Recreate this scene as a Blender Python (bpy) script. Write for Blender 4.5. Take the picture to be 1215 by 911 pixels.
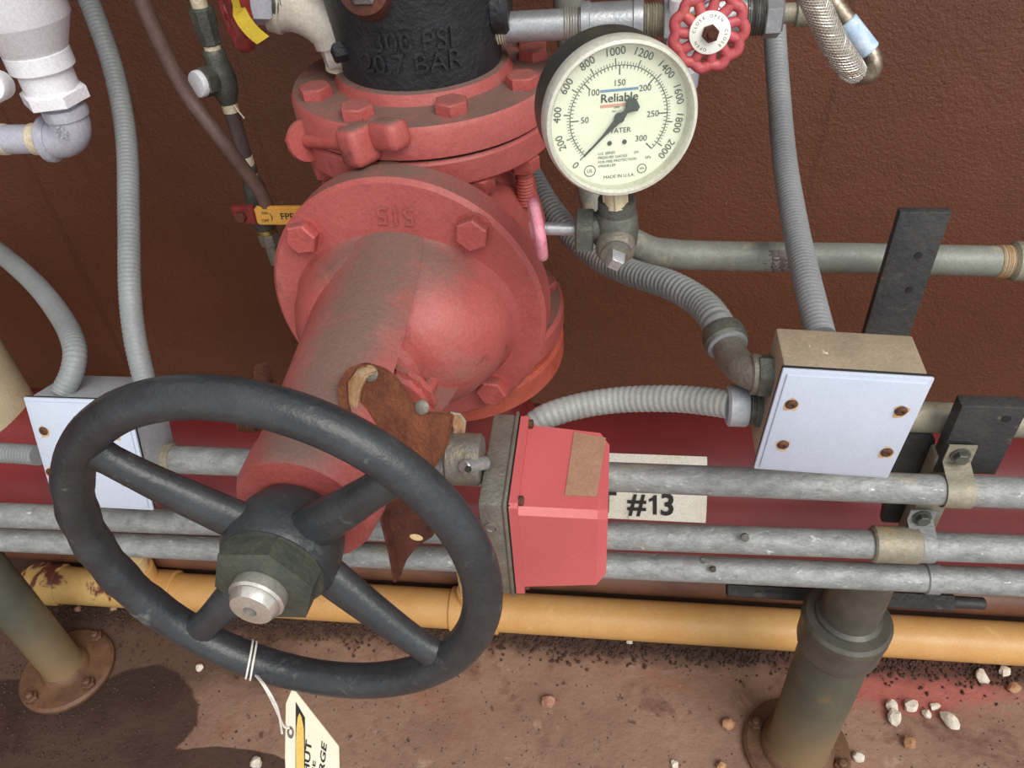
import bpy, bmesh, math, random
from mathutils import Vector, Matrix, noise
random.seed(7)
for o in list(bpy.data.objects): bpy.data.objects.remove(o)
C = bpy.context.scene.collection
PI = math.pi
def V(*a): return Vector(a)

# ------------------------------------------------------------------ camera
F, CX, CY, CH = 948.0, 607.5, 455.5, 1.6          # focal length in pixels of a 1215x911 frame
Zc = -V(83, 1075, F).normalized()
Xc = V(7979, 220, -F).normalized(); Xc = (Xc - Zc * Xc.dot(Zc)).normalized()
Yc = Zc.cross(Xc)
RW = Matrix((Xc, Yc, Zc))                          # camera axes -> world
CAMP = V(0, 0, CH)
cam_d = bpy.data.cameras.new('camera'); cam = bpy.data.objects.new('camera', cam_d); C.objects.link(cam)
e1, e2, e3 = RW.col[0], RW.col[1], RW.col[2]
cam.matrix_world = Matrix(((e1.x, -e2.x, -e3.x, 0), (e1.y, -e2.y, -e3.y, 0), (e1.z, -e2.z, -e3.z, CH), (0, 0, 0, 1)))
cam_d.sensor_width = 36; cam_d.sensor_fit = 'HORIZONTAL'; cam_d.lens = F / 1215 * 36
cam_d.clip_start = .01
bpy.context.scene.camera = cam

# ------------------------------------------------------------------ light
sc = bpy.context.scene
sc.view_settings.view_transform = 'Standard'; sc.view_settings.look = 'None'
sc.view_settings.gamma = 1; sc.view_settings.use_curve_mapping = False
sc.view_settings.exposure = 0.22
w = bpy.data.worlds.new('sky'); sc.world = w; w.use_nodes = True
bg = w.node_tree.nodes['Background']; bg.inputs[0].default_value = (.97, .985, 1.0, 1); bg.inputs[1].default_value = .85
sd = bpy.data.lights.new('sun', 'SUN'); sd.energy = 2.2; sd.angle = math.radians(38); sd.color = (1, .96, .9)
sun = bpy.data.objects.new('sun', sd); C.objects.link(sun)
sun.rotation_euler = V(.55, -.75, 1.0).to_track_quat('Z', 'Y').to_euler()

# ------------------------------------------------------------------ measuring helpers (photo measurements -> metres)
def ray(px, py): return RW @ V((px - CX) / F, (py - CY) / F, 1)
def P(px, py, y): r = ray(px, py); return CAMP + r * (y / r.y)
def PZ(px, py, z): r = ray(px, py); return CAMP + r * ((z - CH) / r.z)
def PP(px, py, o, n): r = ray(px, py); return CAMP + r * ((o - CAMP).dot(n) / r.dot(n))
def proj(p): c = RW.transposed() @ (V(*p) - CAMP); return CX + F * c.x / c.z, CY + F * c.y / c.z, c.z
def wpx(p, px): return px * proj(p)[2] / F
def zrow(x, y, py):
    a, b = -.5, 1.59 + .9
    for _ in range(50):
        m = (a + b) / 2
        if proj((x, y, m))[1] > py: a = m
        else: b = m
    return (a + b) / 2

# ------------------------------------------------------------------ materials
def ramp(nt, src, p0, p1, c0=(0, 0, 0, 1), c1=(1, 1, 1, 1)):
    r = nt.nodes.new('ShaderNodeValToRGB'); r.color_ramp.elements[0].position = p0; r.color_ramp.elements[1].position = p1
    r.color_ramp.elements[0].color = c0; r.color_ramp.elements[1].color = c1
    nt.links.new(src, r.inputs[0]); return r.outputs[0]
def nz(nt, vec, scale, detail=4, rough=.6, dist=0):
    n = nt.nodes.new('ShaderNodeTexNoise'); n.inputs['Scale'].default_value = scale; n.inputs['Detail'].default_value = detail
    n.inputs['Roughness'].default_value = rough; n.inputs['Distortion'].default_value = dist
    nt.links.new(vec, n.inputs['Vector']); return n.outputs['Fac']
def mixc(nt, fac, a, b):
    m = nt.nodes.new('ShaderNodeMix'); m.data_type = 'RGBA'
    for s, v in ((m.inputs[0], fac), (m.inputs[6], a), (m.inputs[7], b)):
        if isinstance(v, (int, float)): s.default_value = v
        elif isinstance(v, tuple): s.default_value = (*v[:3], 1)
        else: nt.links.new(v, s)
    return m.outputs[2]
def math_(nt, op, a, b=None):
    m = nt.nodes.new('ShaderNodeMath'); m.operation = op; m.use_clamp = False
    for i, v in enumerate((a, b)):
        if v is None: continue
        if isinstance(v, (int, float)): m.inputs[i].default_value = v
        else: nt.links.new(v, m.inputs[i])
    return m.outputs[0]
def lin(c):
    return tuple(((x / 255) / 12.92 if x / 255 <= .04045 else ((x / 255 + .055) / 1.055) ** 2.4) for x in c)
MATS = {}
def mat(name, c, c2=None, scale=30, rough=.5, metal=0, bump=.0, bscale=None, spots=(), dust=None, stretch=(1, 1, 1), rvar=.1, spec=.5, coat=0, grain=.5, zdirt=None):
    """c, c2: sRGB 0-255; spots: (colour, threshold, softness, scale); dust: (colour, amount) settles on faces that look up"""
    m = bpy.data.materials.new(name); m.use_nodes = True; nt = m.node_tree; b = nt.nodes['Principled BSDF']
    tc = nt.nodes.new('ShaderNodeTexCoord'); mp = nt.nodes.new('ShaderNodeMapping'); mp.inputs['Scale'].default_value = stretch
    geo = nt.nodes.new('ShaderNodeNewGeometry')
    nt.links.new(geo.outputs['Position'], mp.inputs[0]); vec = mp.outputs[0]
    n1 = nz(nt, vec, scale, 6, .65)
    col = mixc(nt, ramp(nt, n1, .35, .68), lin(c), lin(c2 or c))
    for sp in spots:
        n = nz(nt, vec, sp[3], 5, .65, .4)
        col = mixc(nt, ramp(nt, n, sp[1], sp[1] + sp[2]), col, lin(sp[0]))
    if dust:
        sx = nt.nodes.new('ShaderNodeSeparateXYZ'); nt.links.new(geo.outputs['Normal'], sx.inputs[0])
        up = ramp(nt, sx.outputs[2], .72, .97)
        nn = ramp(nt, nz(nt, vec, 22, 7, .7), .24, .5)
        fac = math_(nt, 'MULTIPLY', math_(nt, 'MULTIPLY', up, nn), dust[1])
        col = mixc(nt, fac, col, lin(dust[0]))
    if zdirt:
        s3 = nt.nodes.new('ShaderNodeSeparateXYZ'); nt.links.new(geo.outputs['Position'], s3.inputs[0])
        hz = math_(nt, 'ADD', s3.outputs[2], math_(nt, 'MULTIPLY', nz(nt, vec, 14, 5, .6), .16))
        col = mixc(nt, math_(nt, 'MULTIPLY', ramp(nt, hz, zdirt[1], zdirt[2], (1, 1, 1, 1), (0, 0, 0, 1)), .85), col, lin(zdirt[0]))
    gr = ramp(nt, nz(nt, vec, 420, 3, .7), .34, .62, (.68, .66, .64, 1), (1.06, 1.06, 1.06, 1))
    mm = nt.nodes.new('ShaderNodeMix'); mm.data_type = 'RGBA'; mm.blend_type = 'MULTIPLY'; mm.inputs[0].default_value = grain
    nt.links.new(col, mm.inputs[6]); nt.links.new(gr, mm.inputs[7]); col = mm.outputs[2]
    nt.links.new(col, b.inputs['Base Color'])
    b.inputs['Metallic'].default_value = metal
    b.inputs['Specular IOR Level'].default_value = spec
    b.inputs['Coat Weight'].default_value = coat
    rr = nt.nodes.new('ShaderNodeMapRange'); rr.inputs[3].default_value = max(0.03, rough - rvar); rr.inputs[4].default_value = min(1, rough + rvar)
    nt.links.new(n1, rr.inputs[0]); nt.links.new(rr.outputs[0], b.inputs['Roughness'])
    if bump:
        bn = nt.nodes.new('ShaderNodeBump'); bn.inputs['Strength'].default_value = bump; bn.inputs['Distance'].default_value = .004
        nt.links.new(nz(nt, vec, bscale or scale * 4, 5, .6), bn.inputs['Height']); nt.links.new(bn.outputs[0], b.inputs['Normal'])
    MATS[name] = m; return m

M = {}
M['red'] = mat('red_paint', (180, 92, 87), (166, 79, 75), 16, .5, 0, .25, 160, spots=(((158, 110, 102), .55, .22, 9), ((112, 66, 60), .62, .1, 18), ((64, 44, 40), .715, .03, 24)), dust=((122, 96, 88), 1.0))
M['red_clean'] = mat('red_cover_paint', (196, 96, 97), (188, 88, 90), 12, .42, 0, .06, 220, grain=.18, spots=(((190, 140, 120), .74, .05, 90),))
M['red_header'] = mat('red_header_paint', (126, 44, 46), (112, 36, 40), 8, .38, 0, .08, 60, spots=(((90, 34, 34), .68, .1, 10), ((216, 190, 170), .8, .02, 120)))
M['red_bolt'] = mat('red_bolt_paint', (182, 90, 85), (166, 76, 72), 60, .5, 0, .3, 260, dust=((130, 100, 92), .5))
M['red_rusty'] = mat('red_rusty_edge', (196, 96, 76), (170, 74, 56), 30, .6, 0, .4, 180, spots=(((110, 78, 56), .6, .1, 25),))
M['black_iron'] = mat('black_iron', (30, 33, 37), (44, 46, 50), 40, .45, .1, .55, 200, spots=(((105, 100, 92), .68, .1, 28),), dust=((95, 88, 80), .5), grain=.3)
M['black_paint'] = mat('black_wheel_paint', (42, 45, 48), (60, 63, 66), 26, .36, .05, .16, 260, spots=(((124, 126, 126), .62, .2, 40), ((150, 152, 152), .74, .03, 90)))
M['green_nut'] = mat('dark_green_nut', (58, 66, 60), (82, 84, 74), 40, .5, .2, .3, 200, spots=(((120, 112, 96), .68, .1, 40),))
M['steel'] = mat('bright_steel', (214, 210, 202), (196, 192, 184), 80, .3, .7, .0)
M['dull_steel'] = mat('dull_steel', (150, 150, 146), (120, 120, 116), 90, .42, .8, .15, 300)
M['galv'] = mat('galvanised_steel', (160, 163, 162), (124, 127, 126), 90, .52, .22, .3, 300, spots=(((170, 158, 134), .60, .14, 12), ((206, 210, 210), .64, .06, 130), ((132, 96, 68), .73, .05, 30), ((84, 82, 78), .74, .03, 60)), stretch=(.6, 1, 1))
M['galv_warm'] = mat('weathered_galvanised_steel', (160, 154, 136), (130, 126, 110), 50, .55, .3, .2, 320, spots=(((180, 160, 124), .6, .1, 16), ((128, 84, 56), .74, .05, 28)))
M['galv_new'] = mat('clean_galvanised_steel', (186, 188, 192), (160, 164, 168), 60, .34, .6, .12, 300)
M['zinc'] = mat('zinc_casting', (140, 136, 124), (116, 112, 102), 60, .5, .5, .3, 260, spots=(((150, 140, 118), .64, .1, 40),))
M['dark_fitting'] = mat('dark_grey_fitting', (104, 106, 98), (80, 82, 76), 60, .5, .4, .3, 220, spots=(((140, 132, 112), .66, .12, 36),))
M['flex'] = mat('grey_plastic_conduit', (140, 144, 146), (126, 130, 132), 16, .5, 0, .05, 200, spots=(((96, 92, 86), .74, .06, 40),))
M['flex_pale'] = mat('pale_grey_plastic_conduit', (164, 168, 165), (146, 150, 147), 30, .5, 0, .05, 200, spots=(((116, 112, 106), .72, .06, 40),))
M['flex_dirty'] = mat('grey_flexible_conduit', (128, 132, 130), (108, 112, 110), 24, .5, 0, .05, 200, spots=(((92, 84, 74), .68, .1, 30),))
M['paint_pipe'] = mat('grey_painted_pipe', (132, 136, 128), (112, 114, 106), 26, .5, .1, .15, 200, spots=(((166, 160, 138), .6, .14, 20), ((86, 46, 44), .76, .02, 18)))
M['pipe_beige'] = mat('beige_pipe', (202, 190, 160), (180, 168, 138), 26, .5, 0, .12, 200, spots=(((150, 130, 96), .66, .1, 24),))
M['white_cover'] = mat('white_cover_steel', (198, 207, 224), (188, 198, 216), 8, .32, .05, .02, 200, grain=.2, spots=(((168, 150, 128), .78, .03, 60),))
M['box_beige'] = mat('beige_box_steel', (162, 146, 124), (144, 130, 110), 40, .6, .1, .2, 240, spots=(((214, 204, 186), .70, .04, 50),))
M['box_grey'] = mat('grey_box_steel', (168, 172, 178), (152, 156, 162), 30, .5, .2, .08, 200)
M['gasket'] = mat('black_rubber', (22, 22, 22), (30, 30, 30), 40, .6)
M['rust_screw'] = mat('rusty_screw', (104, 66, 44), (66, 44, 34), 200, .7, .2, .3, 400)
M['rust_stain'] = mat('rust_stain', (210, 184, 146), (190, 150, 104), 160, .6)
M['rust'] = mat('rusted_sheet', (124, 70, 40), (92, 46, 28), 60, .8, .05, .6, 300, spots=(((70, 34, 26), .58, .1, 45), ((170, 116, 74), .70, .1, 30)))
M['rust_dark'] = mat('dark_rust', (98, 50, 34), (60, 30, 22), 60, .8, .05, .6, 300, spots=(((150, 72, 40), .62, .1, 30),))
M['rust_lip'] = mat('worn_galvanised_lip', (176, 150, 116), (142, 96, 60), 40, .7, .1, .4, 240, spots=(((110, 112, 108), .62, .06, 40), ((112, 62, 36), .58, .1, 30)))
M['yellow'] = mat('yellow_pipe_paint', (216, 170, 108), (206, 154, 90), 9, .45, 0, .1, 120, spots=(((238, 202, 138), .66, .12, 7), ((150, 84, 50), .72, .04, 16)))
M['yellow_worn'] = mat('worn_yellow_paint', (222, 190, 126), (206, 166, 92), 12, .5, 0, .15, 120, spots=(((116, 66, 52), .56, .04, 9),))
M['tan'] = mat('tan_pipe_paint', (224, 198, 146), (206, 176, 122), 20, .5, 0, .08, 120)
M['brown_pipe'] = mat('brown_pipe_paint', (122, 82, 60), (98, 64, 48), 10, .5, 0, .15, 120, spots=(((150, 112, 84), .64, .12, 8),))
M['stand'] = mat('grey_green_stand_paint', (92, 92, 78), (74, 76, 68), 12, .48, 0, .15, 120, spots=(((136, 108, 78), .64, .16, 9), ((52, 36, 28), .72, .04, 60)), zdirt=((142, 116, 82), .10, .36))
M['stand_low'] = mat('dirt_stained_stand_paint', (128, 110, 80), (98, 88, 68), 14, .55, 0, .2, 120, spots=(((128, 82, 56), .60, .12, 12), ((50, 36, 28), .70, .04, 60)))
M['stand_top'] = mat('dark_coupling_paint', (98, 96, 88), (74, 73, 68), 20, .42, .1, .15, 160)
M['base_rust'] = mat('muddy_base_flange', (118, 86, 62), (88, 60, 46), 22, .6, 0, .4, 160, spots=(((54, 42, 38), .62, .06, 24),))
M['strap'] = mat('black_strap_paint', (62, 62, 62), (44, 45, 47), 34, .5, .1, .4, 160, spots=(((108, 104, 98), .62, .14, 36), ((24, 22, 22), .72, .03, 26)))
M['pvc'] = mat('white_pvc', (236, 236, 242), (226, 226, 232), 10, .35, 0, .03, 100, spots=(((190, 176, 150), .76, .05, 40),))
M['pvc_grey'] = mat('pale_painted_iron', (186, 188, 200), (172, 174, 186), 20, .36, .1, .15, 160)
M['offwhite'] = mat('offwhite_painted_iron', (206, 200, 188), (186, 178, 166), 26, .5, .05, .2, 160, spots=(((150, 136, 116), .68, .1, 40),))
M['hose'] = mat('brown_rubber_hose', (104, 80, 72), (84, 64, 58), 40, .55, 0, .2, 200)
M['nipple'] = mat('dark_purple_brown_pipe', (92, 78, 78), (74, 60, 60), 30, .45, .1, .2, 200)
M['tape'] = mat('thread_tape', (220, 210, 190), (200, 184, 150), 120, .6, 0, .4, 400)
M['brass'] = mat('brass', (190, 160, 96), (160, 128, 72), 60, .35, .8, .1, 200)
M['yellow_vinyl'] = mat('yellow_vinyl_grip', (218, 166, 78), (206, 150, 64), 30, .5)
M['yellow_tag'] = mat('yellow_ribbon', (206, 178, 44), (184, 156, 40), 40, .5)
M['pink'] = mat('pink_faded_paint', (208, 122, 140), (226, 158, 172), 60, .5, 0, .3, 240, spots=(((170, 80, 96), .64, .1, 60),))
M['wheel_red'] = mat('faded_red_valve_wheel', (192, 84, 98), (184, 84, 78), 22, .45, 0, .2, 200, spots=(((196, 112, 78), .62, .1, 30),))
M['wheel_dark'] = mat('dark_red_valve_wheel', (150, 48, 44), (100, 34, 32), 40, .5, 0, .2, 200)
M['dial'] = mat('dial_white', (246, 248, 238), (242, 244, 232), 20, .5, grain=.1)
M['bezel'] = mat('clear_aged_plastic', (212, 212, 200), (196, 194, 180), 30, .3, .1, .05, 200)
M['case'] = mat('dark_grey_gauge_case', (62, 62, 58), (80, 78, 70), 40, .45, .1, .25, 200)
M['ink'] = mat('grey_black_ink', (70, 76, 74), (58, 64, 62), 40, .6)
M['black_ink'] = mat('black_ink', (30, 28, 26), (38, 36, 34), 40, .6)
M['blue_ink'] = mat('blue_ink', (110, 150, 200), (120, 160, 206), 40, .6)
M['red_ink'] = mat('pale_red_ink', (226, 158, 150), (230, 170, 160), 40, .6)
M['label_white'] = mat('white_vinyl_label', (244, 242, 230), (234, 228, 208), 20, .45, spots=(((200, 186, 150), .66, .1, 26),))
M['label_brown'] = mat('dirty_foil_label', (176, 138, 112), (160, 122, 98), 50, .5, .1, .2, 200, spots=(((214, 196, 166), .68, .04, 60),))
M['card'] = mat('laminated_cream_card', (232, 228, 208), (226, 220, 198), 20, .35, grain=.15)
M['card_yellow'] = mat('yellow_print', (228, 194, 104), (222, 186, 96), 20, .4)
M['string'] = mat('white_string', (236, 234, 228), (220, 216, 208), 80, .6)
M['braid'] = mat('braided_stainless', (176, 164, 148), (130, 120, 106), 300, .38, .85, .1, 700)
M['blue_label'] = mat('blue_white_label', (150, 186, 222), (214, 226, 236), 70, .5)
M['pebble_w'] = mat('white_pebble', (232, 226, 214), (206, 194, 176), 60, .8, 0, .4, 200)
M['pebble_t'] = mat('tan_pebble', (190, 150, 112), (160, 118, 84), 60, .8, 0, .4, 200)
M['pebble_p'] = mat('pinkish_pebble', (180, 134, 116), (152, 106, 90), 60, .8, 0, .4, 200)
M['soil'] = mat('dark_soil', (84, 62, 50), (58, 42, 34), 80, .9, 0, .4, 300)

# clear gauge window
m = bpy.data.materials.new('clear_window'); m.use_nodes = True; nt = m.node_tree; nt.nodes.remove(nt.nodes['Principled BSDF'])
tr = nt.nodes.new('ShaderNodeBsdfTransparent'); gl = nt.nodes.new('ShaderNodeBsdfGlossy'); gl.inputs['Roughness'].default_value = .12
mx = nt.nodes.new('ShaderNodeMixShader'); 
tr.inputs[0].default_value = (.96, .97, .93, 1)
mx.inputs[0].default_value = .05; nt.links.new(tr.outputs[0], mx.inputs[1]); nt.links.new(gl.outputs[0], mx.inputs[2])
nt.links.new(mx.outputs[0], nt.nodes['Material Output'].inputs[0]); M['window'] = m

# brown wall: rolled paint relief, runs and cracks
m = mat('brown_wall_paint', (104, 62, 42), (94, 54, 35), 3.5, .5, 0, 0)
nt = m.node_tree; b = nt.nodes['Principled BSDF']; geo = [n for n in nt.nodes if n.type == 'NEW_GEOMETRY'][0]
v = geo.outputs['Position']
mp = nt.nodes.new('ShaderNodeMapping'); mp.inputs['Scale'].default_value = (1, 1, .04); nt.links.new(v, mp.inputs[0])
runs = ramp(nt, nz(nt, mp.outputs[0], 22, 3, .5, .3), .60, .66)
col0 = b.inputs['Base Color'].links[0].from_socket
col = mixc(nt, math_(nt, 'MULTIPLY', runs, .35), col0, lin((78, 44, 32)))
scr = ramp(nt, nz(nt, v, 38, 3, .5, 1.2), .765, .78)
col = mixc(nt, math_(nt, 'MULTIPLY', scr, .5), col, lin((150, 112, 98)))
nt.links.new(col, b.inputs['Base Color'])
h = math_(nt, 'ADD', nz(nt, v, 210, 3, .5, .6), math_(nt, 'MULTIPLY', nz(nt, v, 16, 3, .5), 1.2))
h = math_(nt, 'ADD', h, math_(nt, 'MULTIPLY', runs, .3))
bn = nt.nodes.new('ShaderNodeBump'); bn.inputs['Strength'].default_value = .42; bn.inputs['Distance'].default_value = .005
nt.links.new(h, bn.inputs['Height']); nt.links.new(bn.outputs[0], b.inputs['Normal']); M['wall'] = m

# ------------------------------------------------------------------ geometry
def fr(o, z, x=None):
    z = Vector(z).normalized(); x = Vector(x) if x is not None else (V(1, 0, 0) if abs(z.x) < .9 else V(0, 0, 1))
    x = (x - z * x.dot(z)).normalized(); y = z.cross(x)
    return Matrix(((x.x, y.x, z.x, o[0]), (x.y, y.y, z.y, o[1]), (x.z, y.z, z.z, o[2]), (0, 0, 0, 1)))
def spline(ctrl, step=.01, n=None):
    c = [Vector(p) for p in ctrl]; c = [c[0] * 2 - c[1]] + c + [c[-1] * 2 - c[-2]]; out = []
    for i in range(1, len(c) - 2):
        p0, p1, p2, p3 = c[i - 1:i + 3]; k = n or max(2, int((p2 - p1).length / step))
        for j in range(k):
            t = j / k
            out.append(.5 * ((2 * p1) + (p2 - p0) * t + (2 * p0 - 5 * p1 + 4 * p2 - p3) * t * t + (3 * p1 - p0 - 3 * p2 + p3) * t ** 3))
    out.append(c[-2]); return out
class G:
    def __init__(s): s.v = []; s.f = []
    def add(s, vs, fs):
        k = len(s.v); s.v += [Vector(p) for p in vs]; s.f += [tuple(i + k for i in f) for f in fs]; return s
    def lathe(s, m, prof, n=32, a0=0, cap=(1, 1)):
        prof = [q for q in prof if q[0] > 1e-5]
        vs = []; fs = []
        for r, z in prof:
            for i in range(n):
                a = a0 + 2 * PI * i / n; vs.append(m @ V(r * math.cos(a), r * math.sin(a), z))
        for j in range(len(prof) - 1):
            for i in range(n):
                i2 = (i + 1) % n; fs.append((j * n + i, j * n + i2, (j + 1) * n + i2, (j + 1) * n + i))
        if cap[0]: fs.append(tuple(range(n)))
        if cap[1]: fs.append(tuple((len(prof) - 1) * n + i for i in range(n)))
        return s.add(vs, fs)
    def cyl(s, a, b, r, n=24, ch=0, r2=None):
        a = Vector(a); b = Vector(b); L = (b - a).length; r2 = r2 or r
        pr = [(r, 0), (r2, L)] if not ch else [(r - ch, 0), (r, ch), (r2, L - ch), (r2 - ch, L)]
        return s.lathe(fr(a, b - a), pr, n)
    def hexa(s, m, r, h, ch=.12):
        return s.lathe(m, [(r * .96, 0), (r, h * .06), (r, h * (1 - ch)), (r * .88, h)], 6)
    def tube(s, pts, r, n=16, closed=False, sq=None):
        pts = [Vector(p) for p in pts]; N = len(pts); vs = []; fs = []; d = 0
        t0 = (pts[1] - pts[0]).normalized(); nx = t0.orthogonal().normalized()
        for i, p in enumerate(pts):
            if closed: t = pts[(i + 1) % N] - pts[i - 1]
            else: t = pts[min(i + 1, N - 1)] - pts[max(i - 1, 0)]
            t.normalize(); nx = (nx - t * nx.dot(t)).normalized(); ny = t.cross(nx)
            if i: d += (p - pts[i - 1]).length
            rr = r(d) if callable(r) else (r[i] if isinstance(r, (list, tuple)) else r)
            for k in range(n):
                a = 2 * PI * k / n; vs.append(p + (nx * math.cos(a) + ny * math.sin(a)) * rr)
        for i in range(N if closed else N - 1):
            for k in range(n):
                k2 = (k + 1) % n; j = (i + 1) % N; fs.append((i * n + k, i * n + k2, j * n + k2, j * n + k))
        if not closed: fs += [tuple(range(n)), tuple((N - 1) * n + k for k in range(n))]
        return s.add(vs, fs)
    def box(s, m, sx, sy, sz, bev=.0, seg=2):
        bm = bmesh.new(); bmesh.ops.create_cube(bm, size=1)
        for v_ in bm.verts: v_.co = V(v_.co.x * sx, v_.co.y * sy, v_.co.z * sz)
        if bev: bmesh.ops.bevel(bm, geom=bm.edges[:], offset=bev, segments=seg, affect='EDGES', profile=.5)
        bm.verts.index_update(); s.add([m @ v_.co for v_ in bm.verts], [[v_.index for v_ in f.verts] for f in bm.faces]); bm.free(); return s
    def slab(s, pts, d, bev=0, holes=()):
        """polygon pts extruded by vector d"""
        pts = [Vector(p) for p in pts]; n = len(pts); d = Vector(d)
        bm = bmesh.new(); lo = [bm.verts.new(p) for p in pts]; hi = [bm.verts.new(p + d) for p in pts]
        bm.faces.new(lo); bm.faces.new(hi)
        for i in range(n): bm.faces.new((lo[i], lo[(i + 1) % n], hi[(i + 1) % n], hi[i]))
        bmesh.ops.recalc_face_normals(bm, faces=bm.faces[:])
        if bev: bmesh.ops.bevel(bm, geom=bm.edges[:], offset=bev, segments=2, affect='EDGES')
        bm.verts.index_update(); bm.faces.index_update()
        s.add([v_.co.copy() for v_ in bm.verts], [[v_.index for v_ in f.verts] for f in bm.faces]); bm.free(); return s
    def loft(s, rings, cap=True):
        n = len(rings[0]); vs = [p for r in rings for p in r]; fs = []
        for i in range(len(rings) - 1):
            for k in range(n):
                k2 = (k + 1) % n; fs.append((i * n + k, i * n + k2, (i + 1) * n + k2, (i + 1) * n + k))
        if cap: fs += [tuple(range(n)), tuple((len(rings) - 1) * n + k for k in range(n))]
        return s.add(vs, fs)
    def text(s, txt, m, size=1, ext=0, align='CENTER', xs=1, warp=None, bold=0):
        cu = bpy.data.curves.new('t', 'FONT'); cu.body = txt; cu.size = size; cu.extrude = ext; cu.align_x = align; cu.align_y = 'CENTER'; cu.resolution_u = 3; cu.offset = bold * size
        ob = bpy.data.objects.new('t', cu); me = bpy.data.meshes.new_from_object(ob)
        f = warp or (lambda p: m @ V(p.x * xs, p.y, p.z))
        s.add([f(V(*v_.co)) for v_ in me.vertices], [list(p.vertices) for p in me.polygons])
        bpy.data.objects.remove(ob); bpy.data.curves.remove(cu); bpy.data.meshes.remove(me); return s
def wloc(o):
    l = V(0, 0, 0)
    while o: l += o.location; o = o.parent
    return l
def obj(name, g, mt, parent=None, label=None, cat=None, group=None, kind=None, smooth=38, fixn=True):
    o_ = wloc(parent) if parent else None
    if o_ is None:
        xs = [p.x for p in g.v]; ys = [p.y for p in g.v]; zs = [p.z for p in g.v]
        o_ = V((min(xs) + max(xs)) / 2, (min(ys) + max(ys)) / 2, min(zs))
    me = bpy.data.meshes.new(name); me.from_pydata([p - o_ for p in g.v], [], g.f)
    if fixn:
        bm = bmesh.new(); bm.from_mesh(me); bmesh.ops.recalc_face_normals(bm, faces=bm.faces[:]); bm.to_mesh(me); bm.free()
    me.update()
    if smooth:
        me.polygons.foreach_set('use_smooth', [True] * len(me.polygons)); me.set_sharp_from_angle(angle=math.radians(smooth))
    me.materials.append(M[mt] if isinstance(mt, str) else mt)
    o = bpy.data.objects.new(name, me); C.objects.link(o)
    if parent: o.parent = parent
    else: o.location = o_
    tag(o, label, cat, group, kind); return o
def tag(o, label=None, cat=None, group=None, kind=None):
    if label: o['label'] = label
    if cat: o['category'] = cat
    if group: o['group'] = group
    if kind: o['kind'] = kind
def thing(name, label, cat, loc, group=None):
    o = bpy.data.objects.new(name, None); o.empty_display_size = .02; C.objects.link(o); o.location = loc; tag(o, label, cat, group); return o
def corr(r, pitch=.0055, amp=.0009):
    return lambda d: r + amp * (math.sin(2 * PI * d / pitch) ** 2 * 2 - 1)

# ================================================================== SETTING
WY = 1.15
g = G(); g.box(Matrix.Translation((0, WY + .05, 1.3)), 7, .1, 2.8); obj('wall_back', g, 'wall', kind='structure', label='dark brown painted wall with rolled paint texture', smooth=0)

g = G(); g.box(Matrix.Translation((-1.95, .2, 1.3)), .1, 1.8, 2.8); obj('shade_wall_left', g, 'wall', kind='structure', label='unseen brown side wall added left of the pipes for shade', smooth=0)  # out of frame, added so the left side gets less light
g = G(); g.box(Matrix.Translation((-.85, .88, 1.84)), 2.2, .54, .06); obj('shade_canopy', g, 'wall', kind='structure', label='unseen low canopy added to shade the left part of the wall', smooth=0)  # light blocker above the frame, added to shade the back wall's left part
# floor: trodden brown concrete with wet stain, rust and old red paint
m = mat('floor_concrete', (158, 126, 108), (132, 101, 85), 5, .62, 0, 0, spots=(((152, 100, 66), .56, .16, 3.2), ((112, 76, 62), .55, .12, 7), ((184, 156, 136), .62, .12, 13), ((98, 70, 58), .62, .06, 34), ((54, 38, 32), .67, .02, 75), ((206, 190, 172), .76, .02, 90)))
nt = m.node_tree; b = nt.nodes['Principled BSDF']; geo = [n for n in nt.nodes if n.type == 'NEW_GEOMETRY'][0]; v = geo.outputs['Position']
col = b.inputs['Base Color'].links[0].from_socket
sx = nt.nodes.new('ShaderNodeSeparateXYZ'); nt.links.new(v, sx.inputs[0])
def blob(c, rx, ry, ns=6, amt=.5, edge=.06):
    dx = math_(nt, 'DIVIDE', math_(nt, 'SUBTRACT', sx.outputs[0], c[0]), rx); dy = math_(nt, 'DIVIDE', math_(nt, 'SUBTRACT', sx.outputs[1], c[1]), ry)
    d = math_(nt, 'SQRT', math_(nt, 'ADD', math_(nt, 'MULTIPLY', dx, dx), math_(nt, 'MULTIPLY', dy, dy)))
    d = math_(nt, 'ADD', d, math_(nt, 'MULTIPLY', math_(nt, 'SUBTRACT', nz(nt, v, ns, 5, .6), .5), amt * 2))
    return ramp(nt, d, 1.0 - edge, 1.0 + edge, (1, 1, 1, 1), (0, 0, 0, 1))
red = blob(PZ(1070, 805, 0), .26, .09, 9, .8, .35)
col = mixc(nt, math_(nt, 'MULTIPLY', red, .7), col, lin((176, 88, 84)))
soilm = blob(PZ(60, 760, 0), .62, .2, 5, .8, .3)
col = mixc(nt, math_(nt, 'MULTIPLY', soilm, .75), col, lin((62, 46, 38)))
wet = None
for q in ((20, 870, .30, .12), (150, 855, .15, .13), (60, 905, .55, .06), (270, 905, .14, .03)):
    e = blob(PZ(q[0], q[1], 0), q[2], q[3], 8, .25, .05)
    wet = e if wet is None else math_(nt, 'MAXIMUM', wet, e)
col = mixc(nt, math_(nt, 'MULTIPLY', wet, .82), col, lin((44, 26, 20)))
strip = ramp(nt, math_(nt, 'ADD', sx.outputs[1], math_(nt, 'MULTIPLY', nz(nt, v, 18, 5), .06)), .925, .96)
col = mixc(nt, math_(nt, 'MULTIPLY', strip, .8), col, lin((58, 42, 36)))
nt.links.new(col, b.inputs['Base Color'])
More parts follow.
